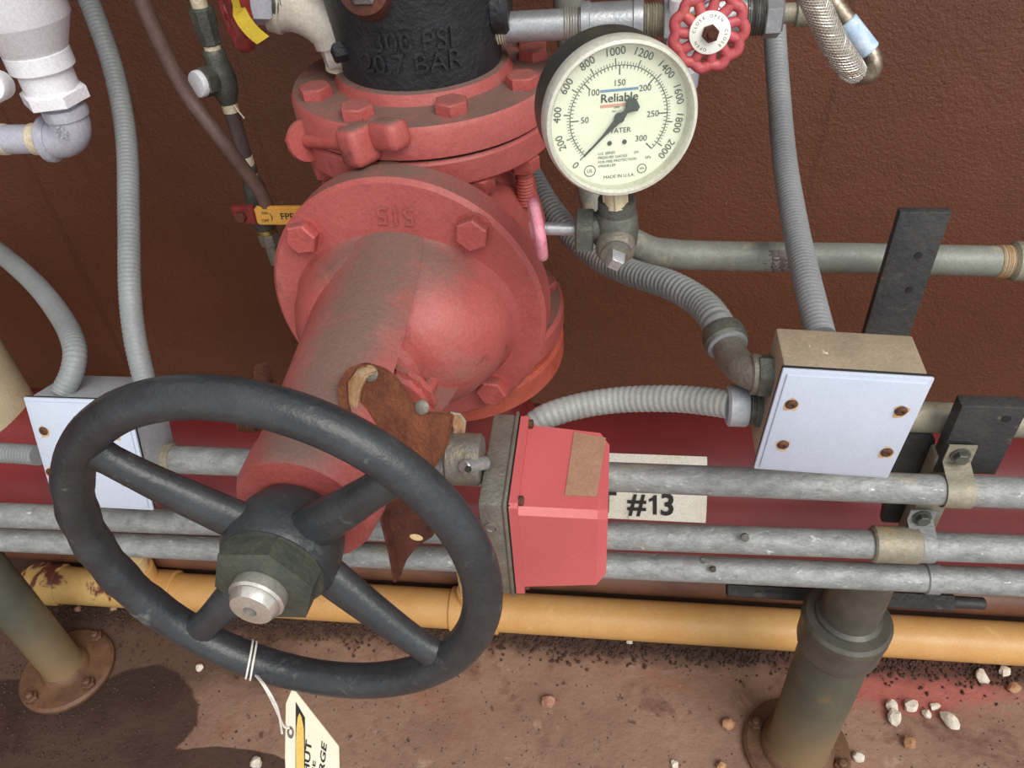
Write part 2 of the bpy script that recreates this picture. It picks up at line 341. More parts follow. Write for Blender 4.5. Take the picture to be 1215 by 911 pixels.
h = math_(nt, 'ADD', nz(nt, v, 60, 6, .65), nz(nt, v, 9, 4, .6))
bn = nt.nodes.new('ShaderNodeBump'); bn.inputs['Strength'].default_value = .4; bn.inputs['Distance'].default_value = .008
nt.links.new(h, bn.inputs['Height']); nt.links.new(bn.outputs[0], b.inputs['Normal'])
g = G(); n = 60
g.box(Matrix.Translation((0, -.35, -.05)), 7, 3.0, .1); obj('floor', g, m, kind='structure', label='stained brown concrete ground strewn with grit', smooth=0)

# ================================================================== HEADER, RISER AND STANDS
HY, HZ, HR = .76, .746, .106
hd = thing('header_pipe', 'large dark red horizontal pipe carrying a white #13 sticker behind the conduits', 'pipe', (0, HY, HZ - HR))
g = G(); g.cyl((-1.88, HY, HZ), (1.7, HY, HZ), HR, 64); obj('pipe_run', g, 'red_header', hd)
VX, VY = -.187, .76
g = G(); g.lathe(fr((VX, VY, HZ), (0, 0, 1)), [(.085, 0), (.085, .24)], 48); g.lathe(fr((VX, VY, HZ + .085), (0, 0, 1)), [(.1, -.03), (.097, .02), (.088, .04), (.085, .045)], 48)
obj('riser', g, 'red_header', hd)
def hcyl(px, py):                                     # point of the header surface seen at a pixel
    r = ray(px, py); o = CAMP - V(0, HY, HZ); a = r.y ** 2 + r.z ** 2; bb = 2 * (o.y * r.y + o.z * r.z); c = o.y ** 2 + o.z ** 2 - HR ** 2
    d = bb * bb - 4 * a * c
    t = (-bb - math.sqrt(max(d, 0))) / (2 * a); p = CAMP + r * t
    return p.x, math.atan2(p.z - HZ, p.y - HY)
def onh(x, a, off=.0008): return V(x, HY + (HR + off) * math.cos(a), HZ + (HR + off) * math.sin(a))
x1, a1 = hcyl(838, 542); x2, a2 = hcyl(838, 620)
g = G(); k = 12; vs = []; fs = []
for i in range(k + 1):
    a = a1 + (a2 - a1) * i / k; vs += [onh(x1 - .27, a), onh((x1 + x2) / 2, a)]
    if i: fs.append((2 * i - 2, 2 * i - 1, 2 * i + 1, 2 * i))
g.add(vs, fs); st = obj('label_sticker', g, 'label_white', hd, label='white sticker with black #13')
xa, aa = hcyl(741, 598); xb, ab = hcyl(801, 600); 
hh = abs(hcyl(770, 587)[1] - hcyl(770, 610)[1]) * HR
def wrap(x0, a0): return lambda p: onh(x0 + p.x, a0 - p.y / HR, .0026)
g = G(); g.text('3', None, hh * 1.5, 0, 'RIGHT', warp=wrap(xb, ab), bold=.025); obj('lettering', g, 'black_ink', st, smooth=0)
g = G(); g.text('#', None, hh * 1.5, 0, 'RIGHT', warp=wrap(hcyl(766, 599)[0], ab), bold=.02); obj('lettering', g, 'black_ink', st, smooth=0)
g = G(); g.add([onh(*hcyl(x, y), .0024) for x, y in ((774.6, 593), (770, 595), (770, 591.5), (773.5, 590), (775.8, 587), (779.2, 587), (779.2, 609.5), (774.6, 609.5))], [tuple(range(8))]); obj('lettering', g, 'black_ink', st, smooth=0)
g = G(); g.text('T', None, hh * 1.5, 0, 'RIGHT', warp=wrap(hcyl(731, 600)[0], ab), bold=.02); obj('lettering', g, 'black_ink', st, smooth=0)

def stand(x, y, label, topz, coupling, k=1):
    t = thing('pipe_stand', label, 'pipe stand', (x, y, 0), 'pipe stands under the header')
    g = G(); g.lathe(fr((x, y, 0), (0, 0, 1)), [(.097, 0), (.1, .004), (.1, .012), (.094, .018), (.07 * k, .02), (.066 * k, .032), (.06 * k, .036)], 40); bf = obj('base_flange', g, 'base_rust', t)
    for i in range(4):
        a = PI / 4 + i * PI / 2 + .35; c = V(x + .083 * math.cos(a), y + .083 * math.sin(a), .017)
        g = G(); g.hexa(fr(c, (0, 0, 1)), .014, .012); g.lathe(fr(c, (0, 0, 1)), [(.008, .01), (.008, .02), (.005, .023)], 12); obj('anchor_bolt', g, 'base_rust', bf)
    g = G(); g.lathe(fr((x, y, .03), (0, 0, 1)), [(.062 * k, 0), (.057 * k, .012), (.057 * k, coupling - .03)], 40); obj('post', g, 'stand', t)
    g = G(); L = topz - coupling
    g.lathe(fr((x, y, coupling), (0, 0, 1)), [(r_ * k, z_) for r_, z_ in ((.057, -.01), (.064, .0), (.066, .01), (.066, .05), (.068, .055), (.068, .072), (.063, .078), (.05, .08), (.05, .085), (.044, .09), (.044, L))], 40); obj('coupling', g, 'stand_top', t)
    # saddle: a flat bar with a cradle under the header
    g = G(); g.box(Matrix.Translation((x, y, topz - .012)), .12, .08, .012, .002); obj('saddle_plate', g, 'strap', t)
    return t
sp = PZ(943, 884, .0)
zc = zrow(sp.x, .745, 762)
stand(sp.x, .745, 'dirt stained grey pipe stand with bolted base beside the white pebbles', HZ - HR, zc)
sp2 = PZ(82, 797, .0)
stand(sp2.x, sp2.y, 'grey green pipe stand with muddy round base at the dark wet patch', HZ - HR, .5, .74)
# dark bar hanging behind the near stand, with a sleeve
bA, bB = P(862, 699, .835), P(1168, 716, .835)
t = thing('support_bar', 'black metal bar with thick sleeve behind the top of the pipe stand', 'bar', (bA + bB) / 2)
g = G(); g.cyl(bA, bB, .0105, 16, .002); obj('rod', g, 'strap', t)
d = bB - bA; g = G(); g.cyl(bA + d * .62, bA + d * .88, .0165, 8, .002); obj('sleeve', g, 'strap', t)
g = G(); g.cyl(bA + d * .0, bA + d * .36, .013, 8, .002); obj('sleeve', g, 'strap', t)

# ================================================================== FLOOR PIPES
yz = .046; yA, yB = PZ(40, 692, yz), PZ(1190, 762, yz); yy = (yA.y + yB.y) / 2; YR = .044
t = thing('yellow_pipe', 'yellow painted pipe running along the ground below the conduits', 'pipe', (0, yy, 0))
tx = PZ(180, 705, yz).x; e_x = PZ(62, 690, yz).x
g = G(); g.cyl((tx + .05, yy, yz), (1.6, yy, yz), YR, 40); obj('pipe_run', g, 'yellow', t)
g = G(); g.cyl((e_x, yy, yz), (tx - .04, yy, yz), YR, 40); obj('worn_run', g, 'yellow_worn', t, label='worn stretch with brown paint showing through')
g = G(); pts = [V(e_x + .02, yy, yz)] + [V(e_x - .05 * math.sin(a), yy + .05 - .05 * math.cos(a), yz) for a in [i * PI / 24 for i in range(8)]]
g.tube(pts, YR, 32); obj('elbow', g, 'yellow_worn', t)
g = G(); g.cyl((e_x - .005, yy, yz), (e_x + .035, yy, yz), YR + .005, 40, .003); obj('collar', g, 'yellow_worn', t)
g = G(); g.cyl((tx - .05, yy, yz), (tx + .06, yy, yz), YR + .006, 40, .003); g.cyl((tx - .01, yy, yz), (tx - .01, yy + .005, yz + .085), .034, 32, .002); obj('tee', g, 'yellow', t)
g = G(); bt = P(140, 650, yy - .01)
g.cyl((tx - .01, yy + .004, yz + .08), (tx - .01, yy + .004, .6), .026, 32); g.cyl((tx - .01, yy + .004, yz + .1), (tx - .01, yy + .004, yz + .125), .03, 32, .002); obj('branch', g, 'tan', t)
tx2 = PZ(562, 722, yz).x
g = G(); g.cyl((tx2 - .05, yy, yz), (tx2 + .06, yy, yz), YR + .006, 40, .003); g.cyl((tx2, yy, yz), (tx2, yy + .002, yz + .08), .03, 32, .002); obj('tee', g, 'yellow', t)
g = G(); g.cyl((tx2, yy, yz + .07), (tx2, yy, .6), .023, 32); obj('branch', g, 'tan', t)
by = 1.062
g = G(); g.cyl((-1.85, by, .088), (1.7, by, .088), .037, 40)
obj('brown_pipe', g, 'brown_pipe', label='brown painted pipe lying between the yellow pipe and the wall', cat='pipe')

# beige pipe standing on the header at the far side
c = P(0, 452, .77); 
g = G(); bx_ = P(14, 446, HY).x - .07
g.cyl((bx_, HY, HZ + .08), (bx_, HY, 1.22), .06, 40); obj('beige_pipe', g, 'pipe_beige', label='cream vertical pipe rising from the red header at the left edge', cat='pipe')

# ================================================================== RED GATE VALVE
A0, A1 = V(-.187, .587, 1.165), V(-.210, .293, 1.180)
ax = (A1 - A0).normalized(); SL = (A1 - A0).length; su = V(0, 0, 1).cross(ax).normalized(); sv = ax.cross(su)
SF = lambda t_: fr(A0 + ax * t_, ax, su)
def S(t_, r, a): return A0 + ax * t_ + su * (r * math.cos(a)) + sv * (r * math.sin(a))
gv = thing('gate_valve', 'red cast iron gate valve with a black handwheel facing the viewer', 'valve', (VX, VY, 1.0))
# body: vertical run between two flanges with a neck towards the bonnet
g = G(); VZ = A0.z
g.lathe(fr((VX, VY, VZ), (0, 0, 1)), [(.075, -.15), (.08, -.12), (.098, -.08), (.108, -.03), (.108, .03), (.098, .075), (.08, .1), (.076, .15)], 48)
g.lathe(SF(0), [(.107, -.022), (.104, -.05), (.105, -.17)], 48)
g.box(fr(V(-.195, .648, VZ + .101), (0, 0, 1)), .022, .06, .05, .005); obj('body', g, 'red', gv)
g = G(); g.lathe(SF(0), [(.126, -.034), (.131, -.030), (.131, -.004), (.127, 0), (.105, .001), (.05, .001)], 72); obj('bonnet_flange', g, 'red', gv)
bf = gv.children[-1]
g = G(); g.lathe(SF(0), [(.109, -.001), (.104, .005), (.102, .014), (.098, .03), (.09, .048), (.078, .064), (.06, .078), (.046, .085), (.03, .086)], 56)
for p in g.v:
    k_ = (p - A0).dot(sv); t_ = (p - A0).dot(ax); p += sv * (k_ * (-.25 if k_ > 0 else -.12))
dome = obj('bonnet', g, 'red', gv)
# packing gland between the yoke arms
g = G(); g.lathe(SF(.07), [(.040, 0), (.040, .025), (.034, .03), (.034, .045), (.012, .047)], 32)
obj('packing_gland', g, 'red', gv)
g = G(); pts = []
for i in range(28):
    a = 2 * PI * i / 28; ca, sa = math.cos(a), math.sin(a); rr = .032 + .028 * abs(ca) ** 3
    q = rr * ca * su + rr * sa * sv
    r_ = Matrix.Rotation(math.radians(-18), 3, ax); pts.append(A0 + ax * .104 + r_ @ q)
g.slab(pts, ax * .018, .006); gf = obj('gland_flange', g, 'red', gv)
for s_ in (-1, 1):
    q = Matrix.Rotation(math.radians(-18), 3, ax) @ (su * .047 * s_)
    g = G(); g.cyl(A0 + ax * .05 + q, A0 + ax * .14 + q, .006, 12); g.hexa(fr(A0 + ax * .118 + q, ax), .012, .01); obj('gland_stud', g, 'red_bolt', gf)
# yoke: two curved arms and the collar
ARM = math.radians(110)
def arm(cen, hs0, hs1):
    rings = []
    for i in range(15):
        t_ = -.002 + .212 * i / 14; f = i / 14; ro = .083 - .031 * min(1, f * 1.05) ** .9; hs = hs0 + (hs1 - hs0) * f; th = .016
        ro += .016 * max(0, 1 - f / .22) ** 2 * 0
        ring = [S(t_, ro, cen + hs * (2 * k / 12 - 1)) for k in range(13)] + [S(t_, ro - th, cen + hs * (1 - 2 * k / 12)) for k in range(13)]
        rings.append(ring)
    return G().loft(rings)
obj('yoke_arm', arm(ARM, math.radians(38), math.radians(72)), 'red', gv)
obj('yoke_arm', arm(ARM + PI, math.radians(34), math.radians(66)), 'red', gv)
g = G(); g.lathe(SF(.195), [(.024, 0), (.046, 0), (.050, .004), (.052, .03), (.050, .052), (.047, .058), (.024, .059)], 48); obj('yoke_collar', g, 'red', gv)
# stem
g = G(); g.cyl(A0 + ax * .08, A0 + ax * (SL + .03), .0145, 24); obj('stem', g, 'steel', gv)
# bonnet bolts
for px, py in ((365, 279), (556, 280), (583, 456), (352, 442)):
    q = PP(px, py, A0, ax) - A0; q = q.normalized() * .113
    g = G(); g.lathe(fr(A0 + q, ax), [(.0165, 0), (.0165, .002), (.0, .002)], 20); g.hexa(fr(A0 + q + ax * .002, ax, random.random() * su + sv), .0150, .0115); obj('bolt', g, 'red_bolt', bf)
q = PP(470, 254, A0, ax) + ax * .001
g = G(); g.text('515', fr(q, ax, -su), .024, .0016, bold=.01); obj('cast_number', g, 'red', bf, label='raised number 515 cast upside down')

# handwheel
RM, RT = .1372, .0128
WF = SF(SL)
g = G(); pts = [S(SL, RM, 2 * PI * i / 96) for i in range(96)]
rr_ = [RT * (1 + (.05 * math.sin(i * 1.7) if 40 < i < 58 else 0)) for i in range(96)]
g.tube(pts, rr_, 20, closed=True); hw = obj('handwheel', g, 'black_paint', gv, label='black painted round handwheel with four spokes')
for px, py in ((112, 536), (460, 572), (236, 748), (518, 778)):
    q = PP(px, py, A1, ax) - A1; a = math.atan2(q.dot(sv), q.dot(su)); g = G(); rings = []
    dr = su * math.cos(a) + sv * math.sin(a); tn = ax.cross(dr)
    for i in range(13):
        f = i / 12; r = .026 + (RM - .026) * f; wdt = .0165 - .0055 * min(1, f * 1.4) + (.006 * max(0, f - .86) / .14); th = .0115 - .003 * f
        off = -.012 * (1 - f) ** 1.5
        c0 = A0 + ax * (SL + off) + dr * r
        rings.append([c0 + tn * (wdt * math.cos(b_)) + ax * (th * math.sin(b_)) for b_ in [2 * PI * k / 16 for k in range(16)]])
    g.loft(rings); obj('spoke', g, 'black_paint', hw)
g = G(); g.lathe(SF(SL), [(.028, -.040), (.032, -.038), (.037, -.026), (.0395, -.012), (.039, .0), (.036, .006), (.02, .007)], 40); obj('hub', g, 'black_paint', hw)
g = G(); g.hexa(fr(A0 + ax * (SL + .006), ax, su + sv * .18), .0355, .017, .1); g.lathe(SF(SL + .004), [(.035, 0), (.035, .004), (.02, .004)], 32); obj('hub_nut', g, 'green_nut', hw)
g = G(); g.lathe(SF(SL + .023), [(.0175, 0), (.0180, .001), (.0180, .008), (.0165, .0095), (.0165, .0105), (.0135, .016), (.0045, .017), (.0045, .008)], 36); obj('stem_end', g, 'steel', hw)

# top flange of the gate valve and the black valve that sits on it
T0 = 1.262
tc = V(VX + .004, VY, T0)
g = G(); g.lathe(fr(tc, (0, 0, 1)), [(.09, -.002), (.124, 0), (.127, .003), (.127, .024), (.124, .027)], 64); tf = obj('top_flange', g, 'red', gv)
lo = thing('alarm_valve', 'black cast iron valve body marked 300 PSI bolted on the red valve', 'valve', tc + V(0, 0, .028))
g = G(); g.lathe(fr(tc + V(0, 0, .028), (0, 0, 1)), [(.122, 0), (.128, .003), (.128, .026), (.125, .031), (.086, .033), (.082, .042), (.06, .046)], 64)
fl = obj('mounting_flange', g, 'red', lo, label='red painted round flange with hex bolts')
bolts = [(375, 110), (424, 133), (536, 127), (620, 97), (632, 64), (405, 78), (632, 50)]
ft = T0 + .028 + .031
for px, py in bolts:
    q = PZ(px, py, ft + .004); 
    g = G(); g.hexa(fr(V(q.x, q.y, ft), (0, 0, 1), (1, random.uniform(-.5, .5), 0)), .0155, .011); obj('bolt', g, 'red_bolt', fl)
# through studs under the flanges
for px, py in ((634, 172), (395, 196), (468, 186), (560, 190)):
    q = P(px, py, VY - .085 if px in (468, 560) else VY - .06); a = math.atan2(q.y - tc.y, q.x - tc.x); q = V(tc.x + .112 * math.cos(a), tc.y + .112 * math.sin(a), 0)
    g = G(); g.hexa(fr(V(q.x, q.y, T0 - .014), (0, 0, 1)), .0155, .014)
    pts = [V(q.x, q.y, T0 - .014 - .036 * i / 27) for i in range(28)]
    g.tube(pts, lambda d: .0085 + .0007 * math.sin(d / .0022 * 2 * PI), 14); obj('stud', g, 'red_bolt', tf)
# clamp lug with its long screw at the flange edge
e0, e1_ = P(354, 166, .685), P(430, 172, .628)
g = G(); g.cyl(e0, e1_, .0062, 14); g.hexa(fr(e0 - (e1_ - e0).normalized() * .004, e1_ - e0), .0125, .009); obj('clamp_screw', g, 'red_bolt', fl)
g = G(); g.lathe(fr(e0 + (e1_ - e0) * .1, e1_ - e0), [(.008, 0), (.019, 0), (.0195, .002), (.019, .005), (.008, .005)], 24); obj('washer', g, 'red', fl)
g = G(); dd = (e1_ - e0).normalized()
g.box(fr(e0 + (e1_ - e0) * .95, dd, (0, 0, 1)), .034, .03, .026, .007, 3); g.box(fr(e0 + (e1_ - e0) * 1.2 + V(.008, .014, .004), dd, (0, 0, 1)), .026, .024, .036, .008, 3); obj('clamp_lug', g, 'red', fl)
g = G(); g.slab([e0 + dd * .004 + V(0, .003, .014), e1_ + V(0, .004, .016), e1_ + V(.004, .05, .016), e0 + dd * .02 + V(.0, .05, .014)], V(0, 0, -.009), .003); obj('clamp_lug', g, 'red', fl)
g = G(); h0 = ft
prof = [(.074, -.004), (.076, .012), (.0765, .03), (.08, .07), (.086, .13), (.09, .19), (.09, .24)]
g.lathe(fr(V(tc.x, tc.y, h0), (0, 0, 1)), prof, 56)
bq = V(tc.x + .07, tc.y - .01, h0 + .062); g.cyl(bq, bq + V(.018, 0, 0), .024, 28, .003)
blk = obj('body', g, 'black_iron', lo)
def onblk(cz, a0):
    def f(p):
        r = .0788 + .06 * (cz + p.y - h0 - .06) + .0006 + p.z; a = a0 + p.x / .08
        return V(tc.x + r * math.cos(a), tc.y + r * math.sin(a), cz + p.y)
    return f
for txt, px, py in (('300 PSI', 490, 50), ('20.7 BAR', 488, 77)):
    q = P(px, py, VY - .077); a0 = math.atan2(q.y - tc.y, q.x - tc.x)
    g = G(); g.text(txt, None, .0245, .0022, warp=onblk(q.z, a0)); obj('cast_lettering', g, 'black_iron', blk, label='raised pressure rating cast in the iron')
q = P(420, 58, .715)
g = G(); a = V(-.8, -.6, 0); g.lathe(fr(q, a), [(.021, -.02), (.02, 0), (.017, .004)], 20); g.lathe(fr(q + a * .004, a), [(.009, 0), (.009, .014), (.007, .016)], 4); obj('side_plug', g, 'black_iron', lo)
q = P(431, -14, .66); n_ = V(.1, -.9, .45)
g = G(); g.lathe(fr(q, n_), [(.02, -.03), (.02, 0), (.012, .001)], 24); pl = obj('port_ring', g, 'rust_dark', lo)
g = G(); g.lathe(fr(q, n_), [(.014, -.01), (.014, .003), (.010, .006)], 6); obj('port_plug', g, 'dull_steel', pl)

# bottom flanges of the gate valve and of the riser below
bz = 1.022
g = G(); g.lathe(fr((VX, VY, bz), (0, 0, 1)), [(.128, 0), (.134, .003), (.134, .024), (.13, .029), (.09, .03), (.076, .05)], 64); bfl = obj('bottom_flange', g, 'red', gv)
for px in (0, .75, 1.5, 2.25, 3.0, 3.8, 4.6, 5.4):
    a = px + .25; q = V(VX + .112 * math.cos(a), VY + .112 * math.sin(a), bz + .029)
    g = G(); g.hexa(fr(q, (0, 0, 1)), .0155, .012); obj('bolt', g, 'red_bolt', bfl)
g = G(); g.lathe(fr((VX, VY, bz - .046), (0, 0, 1)), [(.086, -.012), (.128, 0), (.133, .004), (.133, .03), (.129, .034), (.10, .036), (.10, .047)], 64); obj('riser_flange', g, 'red_rusty', hd)

# ================================================================== GALVANISED CONDUITS ON THE FRONT
CYY = .54
cR = .0148
def bar(name, label, a, b, r, mt, group=None, cat='conduit'):
    t = thing(name, label, cat, (Vector(a) + Vector(b)) / 2, group); g = G(); g.cyl(a, b, r, 28); obj('tube', g, mt, t); return t
LBX = P(176, 545, CYY).x
def ext(p, q, x): p = Vector(p); q = Vector(q); return p + (q - p) * ((x - p.x) / (q.x - p.x))
a_, b_ = P(230, 546, CYY), P(1190, 584, CYY)
c1 = bar('steel_conduit', 'topmost galvanised conduit running out of the white box behind the handwheel', a_ + (a_ - b_).normalized() * .05, ext(a_, b_, .75), cR, 'galv', 'galvanised conduits along the red header')
g = G(); q = P(186, 544, CYY); g.cyl(q, q + V(.02, 0, 0), cR + .003, 24, .002); obj('connector', g, 'galv_warm', c1)
a2_, b2_ = P(30, 612, CYY), P(1190, 651, CYY)
c2 = bar('steel_conduit', 'middle galvanised conduit with a threaded coupling near the clamp', ext(a2_, b2_, -1.2), ext(a2_, b2_, .75), cR, 'galv', 'galvanised conduits along the red header')
q1, q2 = P(1034, 645, CYY), P(1090, 647, CYY)
g = G(); g.cyl(q1, q2, cR + .0042, 28, .002); obj('coupling', g, 'galv_warm', c2)
g = G(); d = (q2 - q1).normalized(); g.tube([q2 + d * .0006 * i for i in range(24)], lambda s_: cR + .0008 * math.sin(s_ / .0022 * 2 * PI), 24); obj('thread', g, 'galv_warm', c2)
a3_, b3_ = P(30, 641, CYY), P(1190, 690, CYY)
c3 = bar('steel_conduit', 'lowest galvanised conduit passing just above the stand top', ext(a3_, b3_, -1.2), ext(a3_, b3_, .75), cR, 'galv', 'galvanised conduits along the red header')
q1 = P(1097, 686, CYY); g = G(); d = (b3_ - a3_).normalized(); g.cyl(q1, q1 + d * .014, cR + .0018, 28, .001); obj('clamp_band', g, 'galv', c3)

for cc, px, py, r_ in ((c3, 834, 665, .0034), (c3, 846, 676, .0034), (c2, 884, 638, .0042)):
    q = P(px, py, CYY - .0136); n_ = V(0, -.85, .5 if py < 672 else .1).normalized(); g = G(); g.lathe(fr(q, n_), [(r_, -.003), (r_, .0006), (r_ * .7, .0009)], 14); obj('dent', g, 'dark_fitting', cc, label='small dark dent')
# ================================================================== STRAPS, CHANNEL AND CLAMPS AT THE RIGHT
by_ = .632
pts = [P(1077, 252, by_), P(1138, 255, by_), P(1096, 622, by_), P(1050, 620, by_)]
xL, xR_, zt, zb = pts[0].x - .006, pts[1].x - .006, pts[0].z, zrow(.25, by_, 560)
g = G(); g.box(Matrix.Translation(((xL + xR_) / 2, by_ + .005, (zt + zb) / 2)), xR_ - xL, .009, zt - zb, .0015)
ms = thing('metal_strap', 'tall flat black strap standing upright behind the beige junction box', 'strap', ((xL + xR_) / 2, by_, zb)); obj('strap_plate', g, 'strap', ms)
for px, py in ((1090, 303), (1079, 344)):
    q = P(px, py, by_); g = G(); g.lathe(fr(q, (0, -1, 0)), [(.003, -.001), (.003, .0006), (.0, .0006)], 12); obj('bolt_hole', g, 'gasket', ms)
bp = [P(x, y, .585) for x, y in ((1066, 516), (1104, 516), (1110, 522), (1108, 535), (1086, 622), (1046, 620))]
g = G(); g.slab(bp, V(0, .01, 0), .001); obj('backing_plate', g, 'strap', label='small black plate below the weathered cream pipe beside the beige box', cat='plate')
p_y = .562
k0, k1 = P(1137, 482, p_y), P(1213, 484, p_y); k2 = P(1112, 561, p_y); zlow = zrow(k0.x, p_y, 660)
pc = thing('support_channel', 'black mounting plate with bolted pipe clamps crossing the three conduits', 'bracket', (k0.x, p_y, zlow))
wd = P(1205, 520, p_y).x - P(1127, 520, p_y).x
xm = P(1164, 520, p_y).x
g = G(); g.box(Matrix.Translation((xm, p_y + .008, (k0.z + k2.z) / 2)), wd, .016, k0.z - k2.z, .0015); obj('plate', g, 'strap', pc)
g = G(); g.box(Matrix.Translation((xm - .016, p_y + .011, (k2.z + zlow) / 2 + .01)), wd * .52, .018, k2.z - zlow + .02, .0015); obj('channel', g, 'galv_warm', pc)
q = P(1194, 497, p_y); g = G(); g.lathe(fr(q, (0, -1, 0)), [(.004, -.001), (.004, .0006), (.0, .0006)], 12); obj('bolt_hole', g, 'gasket', pc)
def clamp(px, line, up, label, mt):
    a, b = line; x = P(px, 580, CYY).x; c = ext(a, b, x); d = (b - a).normalized()
    t = thing('pipe_clamp', label, 'clamp', c, 'one hole clamps on the conduits'); g = G(); rings = []
    prof = []; R1 = cR + .0022
    n_ = 14
    for i in range(n_ + 1):
        an = -PI / 2 - .25 + (PI + .3) * (i / n_)            # around the front of the tube
        prof.append((-math.cos(an) * R1 - .0, math.sin(an) * R1))
    prof.append((.0165, R1 + .004)); prof.append((.0165, R1 + up))
    hw_ = .0125
    def pt(o, e, s_):                                         # o: (y towards wall, z)
        return c + d * s_ + V(0, o[0], o[1])
    inn = [(y * .93 if i <= n_ else y + .002, z * .93 if i <= n_ else z) for i, (y, z) in enumerate(prof)]
    for i in range(len(prof)):
        w_ = hw_ * (1 if i <= n_ else 1.0)
        rings.append([pt(prof[i], 0, -w_), pt(prof[i], 0, w_), pt(inn[i], 0, w_), pt(inn[i], 0, -w_)])
    g.loft(rings); obj('band', g, mt, t)
    bc = c + V(0, .0165, R1 + up * .55); g = G(); g.lathe(fr(bc, (0, -1, 0)), [(.009, 0), (.009, .002), (.006, .002)], 18); g.hexa(fr(bc + V(0, -.002, 0), (0, -1, 0)), .0068, .006); obj('bolt', g, 'dark_fitting', t)
clamp(1134, (a_, b_), .026, 'galvanised clamp bolted over the topmost conduit', 'galv_warm')
clamp(1121, (a2_, b2_), .018, 'galvanised clamp bolted over the middle conduit beside the coupling', 'galv')
# weathered pipe behind the box and the plate
q1, q2 = P(1000, 490, .6), P(1200, 500, .6)
g = G(); g.cyl(q1, ext(q1, q2, .75), .0155, 28); obj('weathered_pipe', g, 'galv_warm', label='short weathered cream pipe between the beige box and the black mounting plate', cat='pipe')

# upper grey pipe with its bend
uy = .715
pp = [P(672, -30, .83), P(680, 60, .82), P(690, 150, .80), P(703, 232, .765), P(722, 268, .745), P(757, 291, .725), P(805, 302, uy), P(1000, 306, uy), P(1190, 310, uy)]
up = thing('grey_bent_pipe', 'grey painted pipe bending from behind the gauge to run along the brown wall', 'pipe', pp[6])
g = G(); g.tube(spline(pp, .012) + [ext(pp[7], pp[8], .75)], .0152, 24); obj('tube', g, 'paint_pipe', up)
q = P(1198, 310, uy); g = G(); g.cyl(q, q + V(.05, 0, 0), .0195, 28, .003); obj('coupling', g, 'galv_warm', up)
xa_, xb_ = P(903, 304, uy).x, P(934, 305, uy).x; g = G(); vs = []; fs = []; kk = 22
pz_ = P(918, 304.5, uy).z
for i in range(kk + 1):
    x_ = xa_ + (xb_ - xa_) * i / kk; f = i / kk; lowa = -.25 - .55 * abs(math.sin(f * 9.5)) ** 2 + (.6 if f < .12 else 0); higha = 1.0 - (.9 if f < .18 else 0)
    for j in range(6):
        a = lowa + (higha - lowa) * j / 5; vs.append(V(x_, uy - .0157 * math.cos(a), pz_ + .0157 * math.sin(a)))
    if i:
        for j in range(5): fs.append(((i - 1) * 6 + j, (i - 1) * 6 + j + 1, i * 6 + j + 1, i * 6 + j))
g.add(vs, fs); obj('paint_drip', g, 'nipple', up, label='dark maroon paint drip')
g = G(); g.tube([q - V(.012, 0, 0) + V(.0006 * i, 0, 0) for i in range(21)], lambda s_: .0155 + .0008 * math.sin(s_ / .0022 * 2 * PI), 24); obj('thread', g, 'rust_stain', up)

# ================================================================== JUNCTION BOXES
def jbox(o, ux, uz, w_, h_, dep, label, body_m, screws, rot=0):
    """o: front top left corner, ux/uz unit vectors along the cover; box goes back by dep"""
    n = ux.cross(uz); n = -n if n.y > 0 else n                # towards viewer
    t = thing('junction_box', label, 'junction box', o + uz * (-h_) + ux * (w_ / 2) - n * (dep / 2), 'junction boxes on the conduits')
    def f(a, b, c): return fr(o + ux * a - uz * b - n * c, n, ux)
    g = G(); g.box(f(w_ / 2, h_ / 2, dep / 2 + .004), w_ - .004, h_ - .004, dep - .006, .002); bd = obj('body', g, body_m, t)
    g = G(); g.box(f(w_ / 2, h_ / 2, .0032), w_, h_, .0022, .0006); obj('gasket', g, 'gasket', t)
    g = G(); g.box(f(w_ / 2, h_ / 2, .0006), w_, h_, .0032, .0012); cv = obj('cover', g, 'white_cover', t)
    g = G(); g.box(f(w_ / 2, h_ / 2, -.0016), w_ - .007, h_ - .007, .0022, .001); obj('raised_panel', g, 'white_cover', cv)
    for px, py in screws:
        q = PP(px, py, o + n * .0027, n)
        pts = []
        for i in range(18):
            a = 2 * PI * i / 18; r = .0053 * (1 + .16 * math.sin(3 * a + px) + .1 * math.sin(5 * a)); e = -.0022 if math.sin(a) < 0 else 0
            pts.append(q + n * .0003 + ux * r * math.cos(a) + uz * (r * math.sin(a) + e))
        g = G(); g.add(pts, [tuple(range(18))]); obj('rust_ring', g, 'rust_stain', cv, smooth=0)
        g = G(); g.lathe(fr(q + n * .0002, n), [(.0046, 0), (.0046, .0008), (.0032, .0022), (.0016, .0024), (.0012, .0012), (0, .0012)], 16); obj('screw', g, 'rust_screw', cv)
    return t, bd, n, f
jy = .463
tl, tr_, br, bl = P(920, 437, jy), P(1106, 446, jy), P(1056, 569, jy), P(902, 556, jy)
w_ = ((tr_ - tl).length + (br - bl).length) / 2; h_ = ((tl - bl).length + (tr_ - br).length) / 2
ux = ((tr_ - tl) + (br - bl)).normalized(); uz = V(0, -.02, 1); uz = (uz - ux * uz.dot(ux)).normalized(); cen = (tl + tr_ + br + bl) / 4
jb, jbd, jn, jf = jbox(cen - ux * w_ / 2 + uz * h_ / 2, ux, uz, w_, h_, .05, 'beige steel junction box with white cover and four rusty screws', 'box_beige', ((939, 479), (1069, 487), (929, 527), (1052, 536)))
